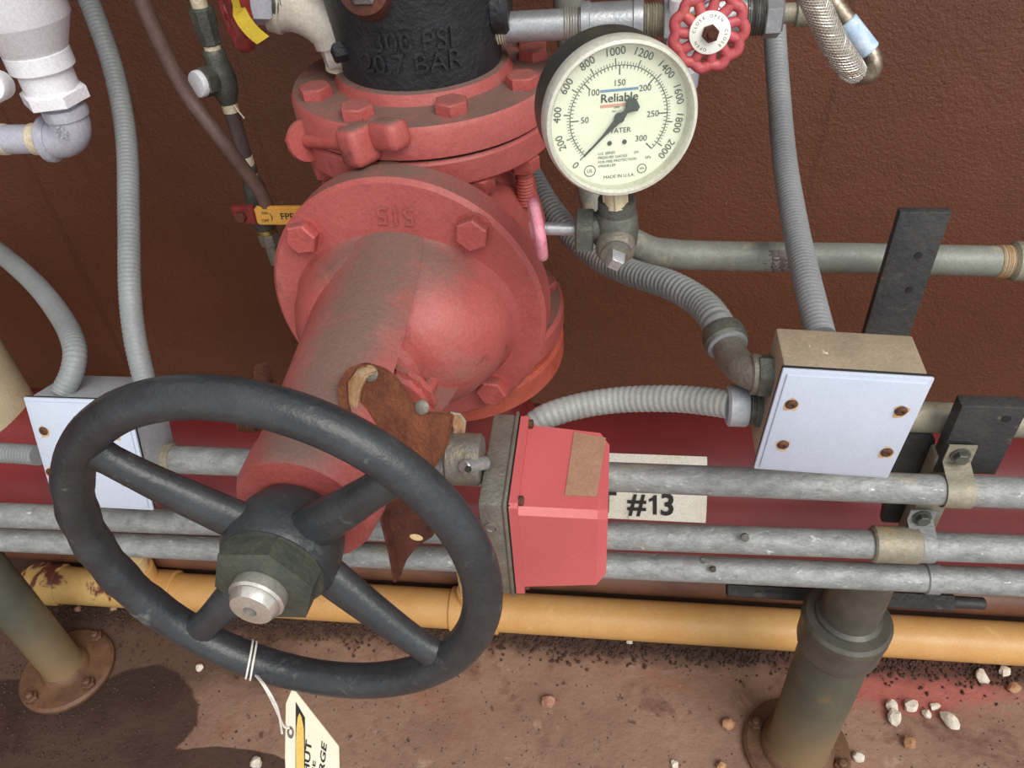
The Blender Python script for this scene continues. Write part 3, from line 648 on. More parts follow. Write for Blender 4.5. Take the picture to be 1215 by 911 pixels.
# left box, tipped upwards on its conduit
ly = .49; uz2 = V(0, .31, .95).normalized(); ux2 = V(.999, .0, .01); ux2 = (ux2 - uz2 * ux2.dot(uz2)).normalized(); n2 = uz2.cross(ux2); n2 = -n2 if n2.y > 0 else n2
tl2 = P(28, 471, ly + .035)
w2 = (PP(152, 475, tl2, n2) - tl2).dot(ux2); h2 = (tl2 - PP(63, 599, tl2, n2)).dot(uz2)
lb, lbd, ln, lf = jbox(tl2, ux2, uz2, w2, h2, .062, 'white junction box tipped upwards behind the black handwheel', 'box_grey', ((52, 511), (137, 514), (148, 570), (60, 560)))
sx_ = tl2 + ux2 * w2
g = G(); g.lathe(fr(sx_ - uz2 * .022 - n2 * .034, ux2), [(.0095, -.004), (.0095, -.0012), (.0085, -.0008), (0, -.0008)], 20); obj('knockout', g, 'box_grey', lbd)

# ================================================================== GREY FLEXIBLE CONDUITS
def flex(label, ctrl, wpxs, mt='flex', pitch=.0045, amp=.00022, name='flexible_conduit'):
    pts = [P(*c) for c in ctrl]
    r = wpx(pts[len(pts) // 2], wpxs) / 2
    t = thing(name, label, 'flexible conduit', pts[-1], 'grey flexible conduits')
    g = G(); g.tube(spline(pts, pitch / 6), corr(r, pitch * 2, amp), 18); obj('hose', g, mt, t, smooth=60); return t, pts, r
flex('grey conduit hanging straight down at the wall into the white box top', [(88, -40, .88), (113, 20, .84), (135, 85, .80), (150, 165, .74), (153, 260, .66), (154, 340, .60), (160, 400, .565), (174, 462, .53)], 25)
flex('grey conduit looping in from the left edge to the white box', [(-60, 255, .86), (-5, 296, .78), (40, 335, .70), (72, 375, .63), (88, 410, .58), (86, 440, .555), (74, 466, .54)], 25)
flex('short grey conduit entering the left side of the white box', [(-90, 532, .56), (-20, 536, .555), (20, 538, .55), (46, 540, .545)], 24)
flex('grey conduit slanting down behind the beige box beside the braided hose', [(918, -40, .97), (919, 30, .94), (924, 110, .87), (931, 190, .78), (944, 270, .68), (958, 335, .6), (974, 400, .535)], 28)
t, pts, r = flex('ribbed grey conduit swinging from behind the red valve to a zinc elbow', [(585, 120, .96), (622, 192, .90), (652, 245, .83), (695, 295, .755), (745, 322, .69), (795, 338, .64), (832, 360, .60), (851, 383, .565), (857, 398, .553)], 31, 'flex_dirty', .0062, .0009)
cd = (P(862, 408, .545) - P(856, 392, .56)).normalized()
q = P(861, 404, .548); g = G(); g.lathe(fr(q - cd * .012, cd), [(.012, 0), (.0175, .001), (.0185, .006), (.0185, .014), (.0165, .016)], 28); obj('gland_nut', g, 'dark_fitting', t)
g = G(); g.lathe(fr(q + cd * .004, cd), [(.0165, 0), (.017, .001), (.017, .003), (.0155, .004)], 28); obj('seal_ring', g, 'flex', t)
el = spline([q + cd * .006, P(869, 424, .525), P(880, 436, .508), P(893, 443, .498), P(906, 446, .493)], .004)
g = G(); g.tube(el, .0135, 24); obj('elbow', g, 'zinc', t)
q = P(890, 444, .497); g = G(); g.cyl(q, q + V(.008, 0, 0), .0165, 28, .001); obj('lock_ring', g, 'zinc', t)
q = P(898, 445, .494); g = G(); g.hexa(fr(q, (1, 0, 0), (0, 0, 1)), .0175, .014); obj('lock_nut', g, 'dark_fitting', t)
t, pts, r = flex('pale grey conduit arching from the red switch to the side of the beige box', [(628, 508, .525), (650, 493, .532), (690, 481, .54), (740, 474, .54), (800, 473, .525), (845, 477, .508), (868, 481, .498)], 31, 'flex_pale', .006, .00025)
q = P(862, 481, .499); g = G(); g.lathe(fr(q, (1, 0, 0)), [(.015, 0), (.0175, .002), (.0175, .015), (.0165, .017)], 28); obj('gland_nut', g, 'box_grey', t)
g = G(); g.tube([q + V(.016 + .0007 * i, 0, 0) for i in range(14)], lambda s_: .0155 + .0008 * math.sin(s_ / .0026 * 2 * PI), 24); obj('thread', g, 'dark_fitting', t)
g = G(); g.hexa(fr(q + V(.022, 0, 0), (1, 0, 0), (0, 0, 1)), .018, .01); obj('lock_nut', g, 'dark_fitting', t)

# ================================================================== TAMPER SWITCH WITH RED COVER
yf = .388
Aq = P(603, 600, yf); zt = Aq.z; zb = P(612, 706, yf).z; yb = PZ(627, 491, zt).y; xs_ = Aq.x
xl = P(566, 600, yf).x; xr = P(722, 600, yf).x
ts = thing('tamper_switch', 'supervisory switch with red cover and grey zinc base beside the handwheel', 'switch', ((xs_ + xr) / 2, (yf + yb) / 2, zb))
cz, cy_ = (zt + zb) / 2, (yf + yb) / 2; hgt, dpt = zt - zb, yb - yf
g = G(); g.box(Matrix.Translation(((xl + xs_) / 2 - .002, cy_, cz)), xs_ - xl - .004, dpt, hgt, .003); zb_o = obj('base_housing', g, 'zinc', ts)
g = G(); g.box(Matrix.Translation((xs_ - .003, cy_, cz)), .003, dpt + .003, hgt + .003, .001); obj('rim', g, 'zinc', zb_o)
g = G(); g.box(Matrix.Translation((xs_ - .0005, cy_, cz)), .003, dpt - .002, hgt - .002, .0005); obj('gasket', g, 'gasket', ts)
# cover: drafted box with chamfered end and corner ears
def rect(x, dy, dz, ch=.006, oz=0):
    y0, y1, z0, z1 = yf + dy, yb - dy, zb + dz, zt - dz
    return [V(x, y0, z0 + ch), V(x, y0, z1 - ch), V(x, y0 + ch, z1), V(x, y1 - ch, z1), V(x, y1, z1 - ch), V(x, y1, z0 + ch), V(x, y1 - ch, z0), V(x, y0 + ch, z0)]
g = G(); g.loft([rect(xs_, 0, 0, .003), rect(xs_ + .007, 0, 0, .003)]); 
g.loft([rect(xs_ + .005, .001, .006, .004), rect(xs_ + .008, .001, .007, .005), rect(xr - .008, .004, .011, .005), rect(xr, .010, .018, .006)]); cov = obj('cover', g, 'red_clean', ts, smooth=25)
for y_, z_ in ((yf + .008, zt - .003), (yb - .008, zt - .004), (yf + .008, zb + .004)):
    g = G(); g.lathe(fr((xs_ + .007, y_, z_), (1, 0, 0)), [(.004, 0), (.004, .003), (.003, .004)], 14); obj('cover_screw', g, 'rust_screw', cov)
def ctop(px, py): return PP(px, py, V(xs_ + .008, yf, zt - .007), V(-.004 / -(xr - xs_ - .016) * 1, 0, 1).normalized())
sl = (xr - .008 - xs_ - .008); nT = V(.004 / sl, 0, 1).normalized()
pT = [PP(px, py, V(xs_ + .008, yf, zt - .007), nT) + nT * .0004 for px, py in ((681, 513), (719, 520), (708, 590), (670, 588))]
g = G(); g.slab(pT, nT * .0004); obj('label_plate', g, 'label_brown', cov)
# hub on the left with small screw post
q = V(xl + .002, cy_ + .02, zt - .035)
g = G(); q = P(572, 545, (yf + yb) / 2 - .01); g.cyl(q, q - V(.028, 0, 0), .021, 28, .002); hb = obj('mounting_hub', g, 'zinc', ts)
q2_ = P(550, 554, .405); q3_ = P(576, 549, .425); g = G(); g.cyl(q2_, q3_, .0055, 18, .001); obj('screw_post', g, 'galv_new', ts)
g = G(); g.lathe(fr(q2_ + V(.0045, -.0045, .0025), (.2, -.9, .4)), [(.0026, -.001), (.0026, .0004), (0, .0004)], 12); obj('screw_recess', g, 'gasket', ts)
q = P(583, 626, yf - .001); g = G(); g.lathe(fr(q, (0, -1, 0)), [(.0055, -.001), (.0055, .0006), (.0042, .001), (.0036, -.0002), (0, -.0002)], 16); obj('screw_boss', g, 'zinc', zb_o)

# ================================================================== RUSTED BRACKET
bo = P(470, 500, .392); nb = V(-.12, -.80, .58).normalized()
mb = thing('mounting_bracket', 'rusted sheet metal bracket clamped on the yoke between wheel and switch', 'bracket', P(480, 660, .42))
up_ = [(437, 431), (456, 437), (470, 448), (480, 462), (490, 478), (505, 489), (522, 490), (538, 491), (530, 530), (512, 560), (470, 560), (430, 520), (417, 478), (411, 452), (420, 437)]
g = G(); g.slab([PP(x, y, bo, nb) for x, y in up_], -nb * .004, .0012); u1 = obj('upper_plate', g, 'rust', mb)
fo = [PP(x, y, bo, nb) for x, y in ((437, 431), (424, 436), (413, 452), (414, 476), (428, 508))]
g = G(); rings = []
for i, p in enumerate(fo):
    rings.append([p + nb * .012 + su * .004, p + nb * .012 - su * .002, p - nb * .003 - su * .004, p - nb * .003 + su * .001])
g.loft(rings); obj('folded_edge', g, 'rust', mb)
g = G(); g.slab([PP(x, y, bo, nb) + nb * .006 for x, y in ((446, 434), (436, 431), (424, 434), (412, 448), (410, 468), (417, 498), (428, 510), (427, 484), (430, 462), (438, 446), (450, 442))], -nb * .006, .0015); obj('curled_lip', g, 'rust_lip', mb)
# turned up tongue towards the switch
n3 = V(-1, -.25, .1).normalized(); o3 = P(538, 515, .44)
g = G(); n4 = V(.30, -.80, .5).normalized()
g.slab([PP(x, y, o3, n4) for x, y in ((500, 489), (530, 489), (545, 491), (551, 499), (549, 520), (541, 548), (528, 548), (534, 522), (531, 509), (504, 506))], V(.0022, .002, 0), .0008); obj('tongue', g, 'rust', mb)
g = G(); g.slab([PP(x, y, o3, n4) + n4 * .003 for x, y in ((531, 490), (546, 491), (552, 500), (550, 524), (541, 557), (530, 557), (534, 530), (538, 508))], -n4 * .003, .0008); obj('tongue_flange', g, 'rust_lip', mb)
g = G(); g.tube([PP(x, y, o3, n4) + n4 * .001 for x, y in ((534, 490), (545, 491.5), (551, 499), (549, 520), (543, 546))], .0014, 8); obj('bare_edge', g, 'galv_warm', mb)
lo_ = [(450, 560), (492, 568), (508, 590), (520, 618), (514, 637), (496, 648), (483, 664), (474, 686), (466, 660), (458, 625), (456, 600)]
bo2 = P(485, 620, .43); nb2 = V(.18, -.93, .30).normalized()
g = G(); g.slab([PP(x, y, bo2, nb2) for x, y in lo_], -nb2 * .004, .001); l1 = obj('lower_plate', g, 'rust_dark', mb)
fo = [PP(x, y, bo2, nb2) for x, y in ((455, 600), (461, 625), (467, 650), (473, 682))]
g = G(); rings = [[p + nb2 * .011 - su * .004, p + nb2 * .011 - su * .0015, p - nb2 * .003 + su * .003, p - nb2 * .003 - su * .001] for p in fo]
g.loft(rings); obj('folded_edge', g, 'rust_dark', mb)
g = G(); q = PP(494, 637, bo2, nb2)
r3 = V(1, 0, 0); r3 = (r3 - nb2 * r3.dot(nb2)).normalized(); r4 = nb2.cross(r3); el_ = (r3 * math.cos(-.35) + r4 * math.sin(-.35)); em = nb2.cross(el_)
g.add([q + nb2 * .0006 + el_ * (.006 * math.cos(a)) + em * (.0032 * math.sin(a)) for a in [2 * PI * i / 20 for i in range(20)]], [tuple(range(20))]); obj('slot', g, 'tan', l1, smooth=0)
for px, py, r in ((440, 443, .006), (501, 483, .0055)):
    q = PP(px, py, bo, nb); g = G(); g.lathe(fr(q, nb), [(r, 0), (r, .001), (r * .8, .002), (r * .3, .0024)], 10); obj('bolt_head', g, 'zinc', u1)
# small rusted clip on the other side of the yoke
cl = thing('clip', 'small dark rusted clip with a screw on the far side of the yoke', 'clip', P(305, 500, .47))
g = G(); g.slab([P(x, y, .47) for x, y in ((299, 436), (313, 434), (322, 470), (317, 515), (306, 515), (303, 470))], V(.003, .006, 0), .001); obj('clip_plate', g, 'rust_dark', cl)
q = P(304, 503, .468); g = G(); g.tube([q - V(.0007 * i, 0, 0) for i in range(22)], lambda s_: .0068 + .0007 * math.sin(s_ / .0028 * 2 * PI), 16); obj('screw', g, 'rust_screw', cl)

# ================================================================== PRESSURE GAUGE
GC = P(736, 141, .50); gn = V(.24, -.95, .12).normalized(); gx = V(1, .1, 0); gx = (gx - gn * gx.dot(gn)).normalized(); gy = gn.cross(gx)
GF = fr(GC, gn, gx); GR = .0495
pg = thing('pressure_gauge', 'round white dial pressure gauge with dark case reading zero', 'gauge', GC - gy * .06)
g = G(); g.lathe(GF, [(.030, -.046), (.046, -.044), (.0495, -.040), (.0500, -.006), (.0465, -.0065)], 56, cap=(1, 0)); obj('case', g, 'case', pg)
g = G(); g.lathe(GF, [(.0472, -.010), (.0502, -.008), (.0505, -.002), (.0502, .003), (.0488, .0062), (.0468, .0068), (.0456, .005), (.0452, -.0045), (.0472, -.010)], 72, cap=(0, 0)); obj('bezel', g, 'bezel', pg)
g = G(); g.lathe(GF, [(.046, -.006), (.046, -.004), (0, -.004)], 64); dl = obj('dial', g, 'dial', pg)
D = lambda x, y, z=-.0037: GF @ V(x * .0455, y * .0455, z)
def dtext(g, t, x, y, size, rot=0, align='CENTER', xs=1):
    g.text(t, GF @ Matrix.Translation((x * .0455, y * .0455, -.0036)) @ Matrix.Rotation(rot, 4, 'Z'), size * .0455, 0, align, xs)
def ang(psi): return math.radians(225 - psi * .9)
def stick(g, a, r0, r1, w_=.006):
    c, s_ = math.cos(a), math.sin(a); px_, py_ = -s_ * w_, c * w_
    g.add([D(c * r0 + px_, s_ * r0 + py_), D(c * r1 + px_, s_ * r1 + py_), D(c * r1 - px_, s_ * r1 - py_), D(c * r0 - px_, s_ * r0 - py_)], [(0, 1, 2, 3)])
g = G()
for i in range(61): stick(g, ang(i * 5), .66 if i % 10 else .58, .70 if i % 10 else .70, .005 if i % 10 else .008)
for i in range(81): stick(g, ang(i * 25 / 6.895), .715, .75 if i % 8 else .80, .004 if i % 8 else .007)
for rr in (.705,):
    k = 90; vs = []; fs = []
    for i in range(k + 1):
        a = ang(300 * i / k); vs += [D(math.cos(a) * (rr - .005), math.sin(a) * (rr - .005)), D(math.cos(a) * (rr + .005), math.sin(a) * (rr + .005))]
        if i: fs.append((2 * i - 2, 2 * i - 1, 2 * i + 1, 2 * i))
    g.add(vs, fs)
for i in range(11):
    a = ang(i * 200 / 6.895); r = .885
    dtext(g, str(i * 200), r * math.cos(a), r * math.sin(a), .15, a - PI / 2 if i > 2 or i == 0 else a - PI / 2)
for i in range(1, 7):
    a = ang(i * 50); r = .47 if i not in (2, 4) else .52
    dtext(g, str(i * 50), r * math.cos(a) * (1.05 if i in (5, 1) else 1), r * math.sin(a), .12)
dtext(g, 'Reliable', 0, .27, .165, 0, 'CENTER', 1.05); dtext(g, 'Reliable', .004, .272, .165, 0, 'CENTER', 1.05)
dtext(g, 'WATER', .0, -.19, .105)
dtext(g, 'psi', .27, -.52, .06); dtext(g, 'kPa', .45, -.62, .06)
for k, t_ in enumerate(('U.S. SERIES', 'PRESSURE GAUGE', 'FOR FIRE PROTECTION', 'SPRINKLER')): dtext(g, t_, -.3, -.50 - .062 * k, .055, 0, 'LEFT')
dtext(g, 'MADE IN U.S.A.', .02, -.86, .07); dtext(g, 'UL', -.42, -.74, .075); dtext(g, 'FM', .36, -.78, .05); dtext(g, 'SPRK', -.03, .14, .04); dtext(g, 'REG. U.S.', -.03, .09, .035)
for c_, r_ in (((-.42, -.74), .075), ((.36, -.78), .06)):
    k = 24; vs = []; fs = []
    for i in range(k + 1):
        a = 2 * PI * i / k; vs += [D(c_[0] + math.cos(a) * r_, c_[1] + math.sin(a) * r_), D(c_[0] + math.cos(a) * (r_ + .012), c_[1] + math.sin(a) * (r_ + .012))]
        if i: fs.append((2 * i - 2, 2 * i - 1, 2 * i + 1, 2 * i))
    g.add(vs, fs)
dp = obj('dial_print', g, 'ink', dl, kind='stuff', smooth=0)
g = G(); g.add([D(-.27, .36), D(.27, .36), D(.27, .395), D(-.27, .395)], [(0, 1, 2, 3)]); obj('blue_stripe', g, 'blue_ink', dl, smooth=0)
g = G(); g.add([D(-.27, .15), D(.27, .15), D(.27, .19), D(-.27, .19)], [(0, 1, 2, 3)]); obj('red_stripe', g, 'red_ink', dl, smooth=0)
for x_ in (-.13, .09):
    g = G(); g.lathe(fr(D(x_, -.36, -.004), gn), [(.0016, 0), (.0014, .0008), (0, .001)], 12); obj('dial_screw', g, 'ink', dl)
a = math.radians(224); ca, sa = math.cos(a), math.sin(a)
def nd(r, w_, z=.0006): return GF @ V(.0455 * (ca * r - sa * w_), .0455 * (sa * r + ca * w_), z - .002)
g = G(); g.slab([nd(.72, .008), nd(.3, .02), nd(.08, .045), nd(-.06, .05), nd(-.12, .03), nd(-.17, .06), nd(-.24, .12), nd(-.30, .10), nd(-.33, 0), nd(-.30, -.10), nd(-.24, -.12), nd(-.17, -.06), nd(-.12, -.03), nd(-.06, -.05), nd(.08, -.045), nd(.3, -.02), nd(.72, -.008)], gn * .0006); nd_o = obj('needle', g, 'ink', pg)
g = G(); g.lathe(fr(GF @ V(0, 0, -.0025), gn), [(.0035, 0), (.003, .002), (0, .0022)], 16); obj('needle_hub', g, 'ink', nd_o)
g = G(); g.lathe(GF, [(.0456, .0036), (.0456, .0044)], 48); obj('window', g, 'window', pg, smooth=0)
# neck
NB = P(731, 246, .505)
nt_ = GC - gy * .047 - gn * .014
g = G(); g.cyl(nt_, NB, .0088, 4); g.cyl(nt_ + gy * .006, NB, .0075, 20); obj('neck', g, 'pipe_beige', pg)

# three way gauge valve below the gauge
gvv = thing('gauge_valve', 'small grey three way valve with pink wheel under the pressure gauge', 'valve', P(733, 300, .51))
c0 = P(731, 270, .512)
g = G(); g.lathe(fr(c0 + V(0, 0, -.018), (0, 0, 1)), [(.011, 0), (.0155, .006), (.0165, .018), (.0145, .03), (.0135, .031), (.0135, .041), (.0115, .042)], 28)
g.cyl(c0, c0 + V(0, .05, -.012), .0115, 20); g.cyl(c0 - V(.004, 0, 0), c0 - V(.024, 0, 0), .0115, 20); bd_ = obj('body', g, 'dark_fitting', gvv)
pl_ = P(733, 288, .492); pn = V(.0, -.95, -.15).normalized()
g = G(); g.lathe(fr(c0 + V(0, 0, -.006), pn), [(.0135, 0), (.0145, .016), (.012, .02)], 20); g.lathe(fr(c0 + V(0, 0, -.006) + pn * .02, pn), [(.0105, 0), (.0105, .003)], 20); obj('plug_boss', g, 'zinc', gvv)
g = G(); g.lathe(fr(c0 + V(0, 0, -.006) + pn * .022, pn, (1, 0, .3)), [(.0072, 0), (.0066, .010), (.0056, .011)], 4); obj('square_plug', g, 'galv_new', gvv)
u0 = P(703, 272, .512)
g = G(); g.hexa(fr(P(704, 273, .512), (-1, 0, 0), (0, 0, 1)), .0175, .013); obj('packing_nut', g, 'dark_fitting', gvv)
s0, s1 = P(688, 272, .512), P(636, 271, .512)
g = G(); g.cyl(s0, s1, .0048, 16); obj('stem', g, 'galv_new', gvv)
def wheel(parent, c, n, x, R, r, lobes, mt, nspk, hub_r, name='wheel'):
    m_ = fr(c, n, x); g = G(); k = lobes * 8
    pts = [m_ @ V((R + .05 * R * math.cos(lobes * 2 * PI * i / k)) * math.cos(2 * PI * i / k), (R + .05 * R * math.cos(lobes * 2 * PI * i / k)) * math.sin(2 * PI * i / k), 0) for i in range(k)]
    g.tube(pts, r, 10, closed=True); w_ = obj(name, g, mt, parent)
    for i in range(nspk):
        a = 2 * PI * (i + .5) / nspk; g = G(); g.tube([m_ @ V(hub_r * .8 * math.cos(a + .1), hub_r * .8 * math.sin(a + .1), .001), m_ @ V(R * math.cos(a), R * math.sin(a), 0)], [r * 1.0, r * .85], 10); obj('spoke', g, mt, w_)
    g = G(); g.lathe(m_, [(hub_r * .7, -.006), (hub_r, -.003), (hub_r, .004), (hub_r * .8, .005)], 24); obj('hub', g, mt, w_)
    return w_, m_
pk = P(638, 271, .512)
wheel(gvv, pk, V(1, .22, .1), V(0, 0, 1), .0195, .0040, 5, 'pink', 5, .0085)

# ================================================================== TRIM LINE TO THE RIGHT OF THE BLACK VALVE
ty = .752
tq = lambda px, py=None: P(px, 33 - (px - 590) * .050, ty)
X0, X1 = tq(588), tq(960); td = (X1 - X0).normalized()
tp = thing('trim_pipe', 'bright galvanised pipe from the black valve body with a large coupling', 'pipe', X0)
g = G(); g.cyl(tq(588), tq(694), .0133, 28); obj('nipple', g, 'galv_new', tp)
def thread(a, L, r, parent, mt): 
    g = G(); k = int(L / .00055); g.tube([a + td * (.00055 * i) for i in range(k + 1)], lambda s_: r + .0008 * math.sin(s_ / .0024 * 2 * PI), 24); obj('thread', g, mt, parent)
thread(tq(590), .008, .0136, tp, 'tape'); thread(tq(670), .014, .0136, tp, 'galv_warm')
g = G(); L = (tq(764) - tq(689)).length
g.lathe(fr(tq(689), td), [(.0145, 0), (.0185, .001), (.0185, .008), (.017, .009), (.017, L - .01), (.0195, L - .009), (.0195, L - .001), (.015, L)], 32); obj('coupling', g, 'galv_new', tp)
thread(tq(764), .018, .0136, tp, 'galv_warm')
# globe valve with red wheel
tv = thing('globe_valve', 'steel globe valve with small red lobed handwheel right of the gauge', 'valve', tq(835))
g = G(); h1 = (tq(930) - tq(786)).length
g.hexa(fr(tq(787), td, (0, 0, 1)), .0205, .014); g.lathe(fr(tq(800), td), [(.014, 0), (.017, .01), (.022, .022), (.022, .04), (.017, .052), (.015, .07)], 28); bdv = obj('body', g, 'galv_new', tv)
wc = P(841, 37, ty - .075); wn = V(.06, -.97, .10).normalized()
g = G(); c_ = tq(838); g.cyl(c_, wc + wn * .004, .0065, 18); g.cyl(c_, c_ + (wc - c_) * .55, .015, 24, .002); g.hexa(fr(c_ + (wc - c_) * .45, wc - c_, (0, 0, 1)), .0175, .012); obj('bonnet', g, 'galv_new', tv)
w_, m_ = wheel(tv, wc, wn, V(1, 0, 0), .0272, .0046, 11, 'wheel_red', 11, .0165)
g = G(); g.lathe(m_, [(.0162, .004), (.0162, .0062), (.0155, .0066), (0, .0066)], 36); npl = obj('name_plate', g, 'dial', tv, label='round plate lettered OPEN with a bolt in the middle')
g = G()
for i, ch in enumerate('OPEN  CLOSE   OPEN  CLOSE '):
    if ch == ' ': continue
    a = PI / 2 - 2 * PI * i / 26; g.text(ch, m_ @ Matrix.Translation((.0126 * math.cos(a), .0126 * math.sin(a), .0068)) @ Matrix.Rotation(a - PI / 2, 4, 'Z'), .0034, 0)
obj('plate_print', g, 'ink', npl, kind='stuff', smooth=0)
g = G(); g.hexa(fr(m_ @ V(0, 0, .0064), wn, (1, 0, .3)), .0068, .0055); g.lathe(fr(m_ @ V(0, 0, .0064), wn), [(.003, .004), (.003, .0075), (.002, .008)], 12); obj('wheel_nut', g, 'rust_dark', tv)
thread(tq(884), .018, .0165, tv, 'dull_steel')
g = G(); g.hexa(fr(tq(906), td, (0, 0, 1)), .0205, .015); obj('union_nut', g, 'galv_new', tv)
# white tee below the valve, half behind the gauge
q = P(806, 82, .74)
wt = thing('white_fitting', 'white painted pipe fitting hanging between gauge and red valve wheel', 'fitting', q)
zc_ = q.z; g = G(); g.lathe(fr(V(q.x, q.y, zc_), (0, 0, -1)), [(.013, -.06), (.013, -.02), (.0165, -.018), (.0165, .004), (.014, .006)], 24); obj('sleeve', g, 'pvc', wt)
g = G(); g.lathe(fr(V(q.x, q.y, zc_), (0, 0, -1)), [(.0175, .0), (.018, .004), (.018, .014), (.016, .018), (.0155, .055), (.012, .06)], 24); obj('collar', g, 'pvc_grey', wt)
# nozzle and braided hose
g = G(); hb_ = thing('braided_hose', 'braided stainless hose looped back on itself with a blue lettered sleeve', 'hose', P(1030, 95, .70))
g.lathe(fr(tq(926), td), [(.0085, 0), (.0085, .012), (.0115, .013), (.0115, .03), (.014, .031), (.014, .045)], 24); obj('fitting', g, 'galv_warm', hb_)
yb_ = .70
hp = [P(945, -40, yb_ - .01), P(966, 0, yb_ - .01), P(983, 38, yb_ - .01), P(1000, 68, yb_ - .008), P(1016, 86, yb_), P(1031, 88, yb_ + .012), P(1036, 74, yb_ + .022), P(1028, 56, yb_ + .03), P(1010, 32, yb_ + .035), P(990, 6, yb_ + .04), P(975, -12, yb_ + .045)]
sp_ = spline(hp, .003); n_ = len(sp_); ra = [.0112 if i < n_ * .56 else .0078 for i in range(n_)]
for i in range(n_):
    f = i / n_; ra[i] = .0104 - .0026 * max(0, min(1, (f - .45) / .08))
g = G(); g.tube(sp_, ra, 20); obj('hose', g, 'braid', hb_, smooth=60)
g = G()                                                  # raised strands of the braid
cum = [0]
for i in range(1, n_): cum.append(cum[-1] + (sp_[i] - sp_[i - 1]).length)
tt0 = (sp_[1] - sp_[0]).normalized(); nx = tt0.orthogonal().normalized(); fra = []
for i, p in enumerate(sp_):
    t_ = (sp_[min(i + 1, n_ - 1)] - sp_[max(i - 1, 0)]).normalized(); nx = (nx - t_ * nx.dot(t_)).normalized(); fra.append((p, nx.copy(), t_.cross(nx)))
for sgn in (-1, 1):
    for k in range(16):
        pts = []
        for i, (p, a_x, a_y) in enumerate(fra[:int(n_ * .52)]):
            th = 2 * PI * k / 16 + sgn * cum[i] / .011 * PI * .5; pts.append(p + (a_x * math.cos(th) + a_y * math.sin(th)) * (ra[i] + .0001))
        g.tube(pts, .0005, 5)
obj('braid_strands', g, 'steel', hb_, kind='stuff', smooth=60)
q1, q2 = P(1003, 26, yb_ + .036), P(1031, 62, yb_ + .028)
g = G(); g.cyl(q1, q2, .0098, 24, .001); sl_ = obj('sleeve', g, 'blue_label', hb_, label='white sleeve with blue lettering')

# ================================================================== LEFT SIDE: PVC FUNNEL
fy = .70; fx0 = P(62, 105, fy)
dfn = thing('drain_funnel', 'white plastic drain cup tapering to a hex collar and pale elbow', 'drain', V(fx0.x, fy, fx0.z - .1))
zz = lambda py: zrow(fx0.x, fy, py)
ppx = wpx(fx0, 1)
g = G(); z0 = zz(105)
g.lathe(fr((fx0.x, fy, z0), (0, 0, 1)), [(.026, .018), (.0285, .020), (.0285, .036), (.030, .038), (.041, .062), (.0425, .064), (.0425, .2), (.039, .2), (.038, .07)], 48); obj('cup', g, 'pvc', dfn)
g = G(); g.lathe(fr((fx0.x, fy, z0), (0, 0, 1)), [(.0245, 0), (.0245, .02), (.0292, .0205), (.0292, .035), (.028, .036)], 40); obj('collar', g, 'pvc', dfn)
g = G(); g.hexa(fr((fx0.x, fy, z0 - .012), (0, 0, 1), (1, .3, 0)), .0305, .013, .15); obj('hex_collar', g, 'pvc', dfn)
g = G(); ez = z0 - .045
g.lathe(fr((fx0.x + .003, fy, z0 - .014), (0, 0, -1)), [(.016, -.003), (.016, .002), (.0205, .003), (.021, .008), (.0205, .013), (.0185, .014)], 32)
cx_ = fx0.x + .003
bend = [V(cx_, fy, z0 - .02)] + [V(cx_ - .02 + .02 * math.cos(a), fy, z0 - .03 - .02 * math.sin(a)) for a in [i * PI / 16 for i in range(9)]] + [V(cx_ - .034, fy, z0 - .05)]
g.tube(bend, .0185, 28); g.cyl((cx_ - .034, fy, z0 - .05), (cx_ - .024, fy, z0 - .05), .0225, 32, .003); elb = obj('elbow', g, 'pvc_grey', dfn)
g = G(); q = P(73, 157, fy - .022)
for k in range(7):
    a = 2 * PI * k / 7; g.box(fr(q + V(.005 * math.cos(a), 0, .005 * math.sin(a)), (0, -1, 0)), .0022, .0014, .004, .0004)
obj('cast_mark', g, 'pvc_grey', elb)
g = G(); g.cyl((cx_ - .034, fy, z0 - .05), (-1.1, fy, z0 - .05), .0142, 28); obj('drain_pipe', g, 'pvc_grey', dfn)
g = G(); g.cyl((cx_ - .047, fy, z0 - .05), (cx_ - .034, fy, z0 - .05), .0155, 28, .001); obj('tape_wrap', g, 'tape', dfn); g = G(); g.cyl((cx_ - .085, fy, z0 - .05), (cx_ - .075, fy, z0 - .05), .0152, 28, .001); obj('tape_wrap', g, 'tape', dfn)
g = G(); q = P(30, 6, fy - .043); q2 = P(12, 4, fy - .043)
pts = [P(x, y, fy - .0435) for x, y in ((0, -6), (24, -12), (28, 8), (12, 18))]
a0_ = math.atan2(-.9, .1)
vs = []; fs = []
for i in range(7):
    for j, zq in enumerate((z0 + .092, z0 + .13)):
        a = math.radians(238 + i * 7); vs.append(V(fx0.x + .0432 * math.cos(a), fy + .0432 * math.sin(a), zq))
    if i: fs.append((2 * i - 2, 2 * i - 1, 2 * i + 1, 2 * i))
g.add(vs, fs); obj('sticker', g, 'label_brown', dfn)
q = P(-12, 102, .6); g = G(); g.lathe(fr(q, (.3, -.9, .3)), [(.012, -.02), (.014, 0), (.012, .004), (.009, .002)], 24); obj('white_pipe_end', g, 'pvc', label='round white pipe end peeking in at the left edge below the drain cup', cat='pipe')

# brown hose
hp = [(150, -40, .78), (172, 10, .78), (195, 62, .78), (224, 115, .78), (262, 165, .775), (293, 206, .785), (310, 230, .79), (321, 254, .795)]
pts = [P(*c) for c in hp]; r = wpx(pts[3], 18) / 2
g = G(); g.tube(spline(pts, .01), lambda d: r * (1.05 - .5 * d * .35), 18); obj('rubber_hose', g, 'hose', label='dark brown rubber hose slanting down in front of the thin fitted line', cat='hose', smooth=60)

